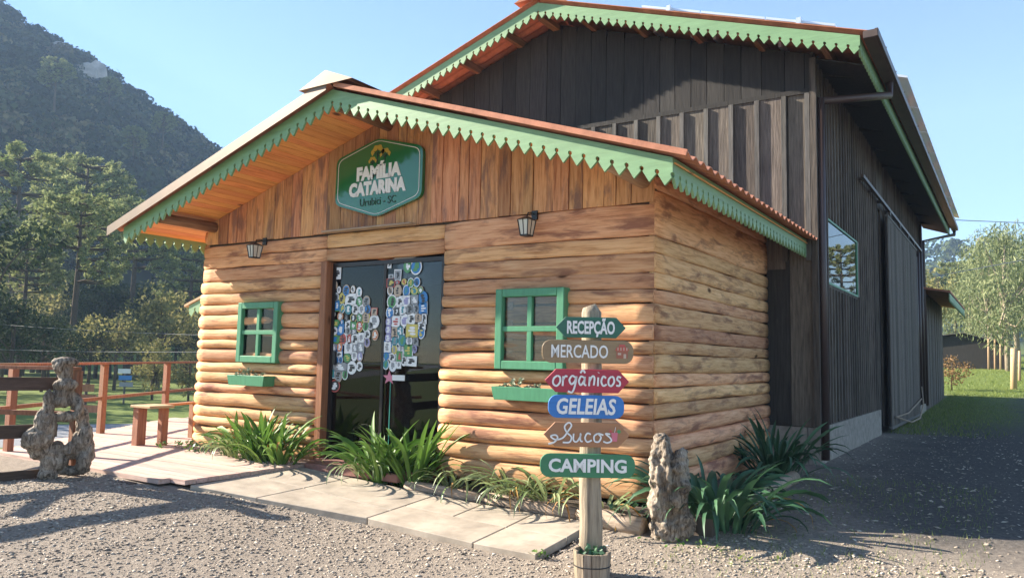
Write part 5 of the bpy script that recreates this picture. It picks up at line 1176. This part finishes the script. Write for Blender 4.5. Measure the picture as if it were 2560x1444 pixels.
# forest on the mountain and the far hill: reads as one mass
def forest_mass(name, label, pts, smin, smax, mat, per=150):
    cen = []; rad = []
    V = []
    n = len(pts); s = smin+(smax-smin)*rng.random(n)
    z = gz(pts[:, 0], pts[:, 1])
    lob = 5; C = []; Rr = []
    for k_ in range(lob):
        d = unit(rng.normal(size=(n, 3))); d[:, 2] = np.abs(d[:, 2])
        C.append(np.stack([pts[:, 0], pts[:, 1], z+s*0.7], 1)+d*s[:, None]*0.55); Rr.append(s*(0.4+0.25*rng.random(n)))
    C = np.concatenate(C); Rr = np.concatenate(Rr)
    n2 = len(C); c = np.repeat(C, per//lob, 0); r_ = np.repeat(Rr, per//lob); m_ = len(c)
    d = unit(rng.normal(size=(m_, 3))); d[:, 2] = np.where(d[:, 2] < -0.3, -d[:, 2], d[:, 2])
    P_ = c+d*r_[:, None]*(0.75+0.3*rng.random(m_))[:, None]
    Nn = unit(d+rng.normal(size=(m_, 3))*0.45); D = unit(np.cross(Nn, rng.normal(size=(m_, 3)))); S = np.cross(D, Nn)
    V = quads(P_, D, S, r_*0.25, 0.8)
    o = meshnp(name, V, qi(V), mat)
    tint = np.clip(np.tile(np.repeat(rng.random(n), 1), lob).repeat(per//lob)+rng.normal(size=m_)*0.07, 0, 1)
    at_ = o.data.attributes.new('tint', 'FLOAT', 'FACE'); at_.data.foreach_set('value', tint.astype(np.float32))
    return tag(o, label, 'forest', kind='stuff')
pts = []
while len(pts) < 2600:
    a = R(rng.uniform(47, 72)); d = rng.uniform(112, 470); x, y = -math.sin(a)*d, math.cos(a)*d
    if rng.random() < (d/470)**0.6: pts.append((x, y))
pts = np.array(pts); dm = np.hypot(pts[:, 0]-MC[0], pts[:, 1]-MC[1]); pts = pts[(dm < 366)]
forest_mass('mountain_forest', 'dense shaded forest covering the mountain slope', pts, 3.2, 6.4, M['mtree'], 200)
pts = []
hx_, hy_ = at(2420, 345)
for i in range(800):
    a = rng.random()*6.283; r_ = 150*math.sqrt(rng.random()); pts.append((hx_+r_*math.cos(a), hy_+r_*math.sin(a)))
forest_mass('hill_forest', 'hazy forest on the far hill at right', np.array(pts), 3.0, 6.0, M['mtree'], 90)
# a few araucarias standing out on the slope
for px, d, h, lab in ((375, 235, 15, 'pale-trunked lone araucaria rightmost on the mountain slope'), (90, 215, 17, 'lone araucaria leftmost on the mountain slope'), (230, 260, 14, 'lone araucaria highest on the mountain slope'), (300, 205, 13, 'lone araucaria lowest on the mountain slope')):
    tree('arau2', px, d, h, lab, 'araucarias on the mountain slope', 'araucaria_tree', dz=5.5)
# pale cliff faces on the mountain: rays from two pixels to the slope give their place
def slope_hit(px, py):
    d = ray(px, py); t = 60.0
    while t < 700:
        P_ = CAMP+d*t
        if P_[2] < float(gz(P_[0], P_[1]))+4: return P_
        t += 3
    return None
for i, (px, py, w, h) in enumerate(((340, 140, 8, 7), (395, 145, 7, 6), (430, 200, 9, 9), (470, 205, 10, 12), (300, 130, 5, 4))):
    P_ = slope_hit(px*0.5, py)
    if P_ is None: continue
    v = IV.copy(); f = np.sin(v[:, 0]*9+i)*0.12+np.sin(v[:, 2]*13+2*i)*0.1+1
    P2 = v*f[:, None]*np.array((w, 3.5, h))*0.55
    yw = math.atan2(P_[1], P_[0])-math.pi/2; c, s_ = math.cos(yw), math.sin(yw)
    P2 = np.stack([P2[:, 0]*c-P2[:, 1]*s_, P2[:, 0]*s_+P2[:, 1]*c, P2[:, 2]], 1)
    o = mesh('cliff', P2, IF, M['rock'], None); o.location = tuple(P_+np.array((0, 0, 2.0))-ray(px*0.5, py)*9); tag(o, ('bare pale cliff face high on the mountain', 'small pale cliff right of the highest cliff', 'pale cliff patch lower on the ridge', 'broad streaked cliff face lowest on the ridge', 'tiny pale rock patch leftmost on the mountain')[i], 'cliff')

# grass by the barn foot and on the lawn
def grass(n, fx, fy, h, name, label):
    x = fx(n); y = fy(n); z = gz(x, y); a = rng.random(n)*6.283; hh = h*(0.5+rng.random(n)); w = 0.35*hh*0.3
    b0 = np.stack([x-np.cos(a)*w, y-np.sin(a)*w, z-0.01], 1); b1 = np.stack([x+np.cos(a)*w, y+np.sin(a)*w, z-0.01], 1); tp = np.stack([x+rng.normal(size=n)*hh*0.4, y+rng.normal(size=n)*hh*0.4, z+hh], 1)
    V = np.stack([b0, b1, tp], 1).reshape(-1, 3); return tag(meshnp(name, V, np.arange(len(V)).reshape(-1, 3), M['grass']), label, 'grass', kind='stuff')
grass(7000, lambda n: -2.15+np.abs(rng.normal(size=n))*0.9, lambda n: 17+rng.random(n)*19, 0.06, 'verge_grass', 'short grass along the foot of the barn')
grass(16000, lambda n: -8+rng.random(n)*18, lambda n: 33.5+45*rng.random(n)**1.3, 0.10, 'lawn_grass', 'sunlit lawn beyond the barn')
grass(2500, lambda n: -2.4+rng.random(n)*2.2, lambda n: 5.6+rng.random(n)*4.5, 0.025, 'yard_weeds', 'sparse weeds in the shaded yard')

# dark hut, fence posts and wires on the right
hx0, hy0 = at(2404, 62); hz0 = gzf(hx0, hy0)
hut = empty('hut', (hx0, hy0, hz0), 'small dark hut with a low roof beyond the lawn', 'hut')
b = MB(); b.prism([(-2.2, -1.4, -0.3), (2.6, -1.4, -0.3), (2.6, -1.4, 1.55), (0.2, -1.4, 2.25), (-2.2, -1.4, 1.9)], (0, 2.8, 0)); b.build('wall', M['darks'], hut)
b = MB(); b.add([(-2.4, -1.7, 1.95), (0.2, -1.7, 2.32), (0.2, 1.7, 2.32), (-2.4, 1.7, 1.95), (-2.4, -1.7, 2.0), (0.2, -1.7, 2.37), (0.2, 1.7, 2.37), (-2.4, 1.7, 2.0)], BF); b.add([(0.2, -1.7, 2.32), (3.0, -1.7, 1.5), (3.0, 1.7, 1.5), (0.2, 1.7, 2.32), (0.2, -1.7, 2.37), (3.0, -1.7, 1.55), (3.0, 1.7, 1.55), (0.2, 1.7, 2.37)], BF); b.build('roof', M['batten'], hut)
b = MB(); b.box((2.55, -1.5, -0.3), (2.7, -1.4, 1.6)); b.build('corner_post', M['palebeam'], hut)
for i, (px, d, h, r_) in enumerate(((2531, 40, 1.75, 0.13), (2546, 47, 1.5, 0.07), (2470, 60, 2.0, 0.06), (2486, 60, 2.0, 0.06), (2500, 60, 2.0, 0.06), (2514, 60, 2.0, 0.06), (2456, 62, 1.7, 0.05))):
    x, y = at(px, d); b = MB(); b.tube([(0, 0, -0.2), (0.03, 0, h*0.6), (0.05, 0, h)], [r_, r_*0.95, r_*0.9], 9)
    o = b.build('fence_post', M['palebeam'], None, True); o.location = (x, y, gzf(x, y)); tag(o, ('thick leaning wooden fence post near the right edge', 'thin fence post just behind the thick leaning post', 'fence stake nearest the hut', 'second fence stake right of the hut', 'third fence stake right of the hut', 'fourth fence stake right of the hut', 'short stake touching the hut')[i], 'fence post', 'fence posts along the lawn')
def wire(p, q, sag, label, r_=0.012):
    p = np.array(p, float); q = np.array(q, float); pts = [tuple((q-p)*t+np.array((0, 0, -sag*4*t*(1-t)))) for t in np.linspace(0, 1, 14)]
    o = MB().tube(pts, r_, 5, False).build('power_cable', M['wire'], None, True); o.location = tuple(p); tag(o, label, 'cable')
wire((-1.4, 25.8, 5.6), (28, 60, 9.5), 0.6, 'black power cable leaving the far barn corner')
wire((-2.0, 26.3, 4.0), (30, 75, 18.0), 0.8, 'thin cable rising diagonally to the right of the barn')
wire((-60, 22, 3.2), (-12, 26, 2.2), 0.5, 'white cable sagging across the view behind the railing', 0.008)
wire((-60, 19, 1.5), (-12, 24, 2.0), 0.5, 'lower white cable behind the railing', 0.008)
# small signs and playground fence on the valley lawn
def tinysign(px, py, d, label, h=1.9):
    x, y = at(px, d); t = empty('lawn_sign', (x, y, gzf(x, y)), label, 'sign', rz=YAW)
    b = MB(); b.tube([(0, 0, -0.2), (0, 0, h)], 0.05, 7); b.build('post', M['batten'], t)
    for i in range(3):
        b = MB(); b.box((-0.35+0.05*i, -0.09, h-0.35*i-0.28), (0.3+0.08*i, -0.055, h-0.35*i-0.04)); b.build('sign_board', (M['white'], STK[1], STK[7])[i] if d > 40 else M['rail'], t)
tinysign(317, 990, 46, 'distant white and blue arrow signs before the dark wood')
tinysign(222, 1020, 30, 'small brown arrow signpost on the valley lawn', 1.7)
pcol = [plain('playground_'+n, c, 0.5) for n, c in (('green', (0.03, 0.35, 0.15)), ('yellow', (0.65, 0.45, 0.03)), ('blue', (0.03, 0.15, 0.55)))]
pf = empty('playground_fence', (*at(350, 21.5), -1.5), 'low rope fence with green, yellow and blue posts below the deck', 'fence')
pp = []
for i, px in enumerate((266, 291, 338, 387, 417, 441)):
    x, y = at(px, 21.5+0.35*abs(i-2)); z = gzf(x, y); o0 = pf.location; pp.append((x-o0[0], y-o0[1], z-o0[2]))
    b = MB(); b.tube([(x-o0[0], y-o0[1], z-o0[2]-0.1), (x-o0[0], y-o0[1], z-o0[2]+0.55)], 0.06, 8); b.build('post', pcol[(0, 1, 2, 0, 1, 2)[i]], pf, True)
for a, c in zip(pp, pp[1:]):
    b = MB()
    for z in (0.2, 0.38, 0.52): b.tube([(a[0], a[1], a[2]+z), ((a[0]+c[0])/2, (a[1]+c[1])/2, (a[2]+c[2])/2+z-0.06), (c[0], c[1], c[2]+z)], 0.012, 4, False)
    b.build('rope', pcol[2], pf)
x, y = at(400, 26); tr_ = empty('tile_roof_shelter', (x, y, gzf(x, y)), 'small red tiled shelter seen through the low railing', 'shelter', rz=YAW); tr_.scale = (0.38, 0.38, 0.5)
b = MB()
for i in range(7): b.tube([(-0.9+i*0.3, -0.5, 0.75), (-0.9+i*0.3, 0.5, 1.25)], 0.15, 8)
b.build('tiled_roof', plain('red_tile', (0.35, 0.10, 0.08), 0.7), tr_)
for q in (-0.85, 0.85):
    b = MB(); b.box((q-0.05, -0.2, 0), (q+0.05, -0.1, 0.9)); b.build('post', M['rail'], tr_)

# ------------------------------------------------------------------ haze: a closed box of pale air round everything
hm = bpy.data.materials.new('haze_air'); hm.use_nodes = True; hn = hm.node_tree; hn.nodes.remove(hn.nodes['Principled BSDF'])
pv = hn.nodes.new('ShaderNodeVolumePrincipled'); pv.inputs['Color'].default_value = (0.50, 0.70, 1.0, 1); pv.inputs['Density'].default_value = 0.00052; pv.inputs['Anisotropy'].default_value = 0.0
hn.links.new(pv.outputs[0], hn.nodes['Material Output'].inputs['Volume'])
b = MB(); b.box((-725, -265, -8), (625, 905, 265)); hz = b.build('haze', hm); tag(hz, 'thin pale bluish air', 'haze', kind='stuff')
SC.cycles.volume_step_rate = 10; SC.cycles.volume_max_steps = 32
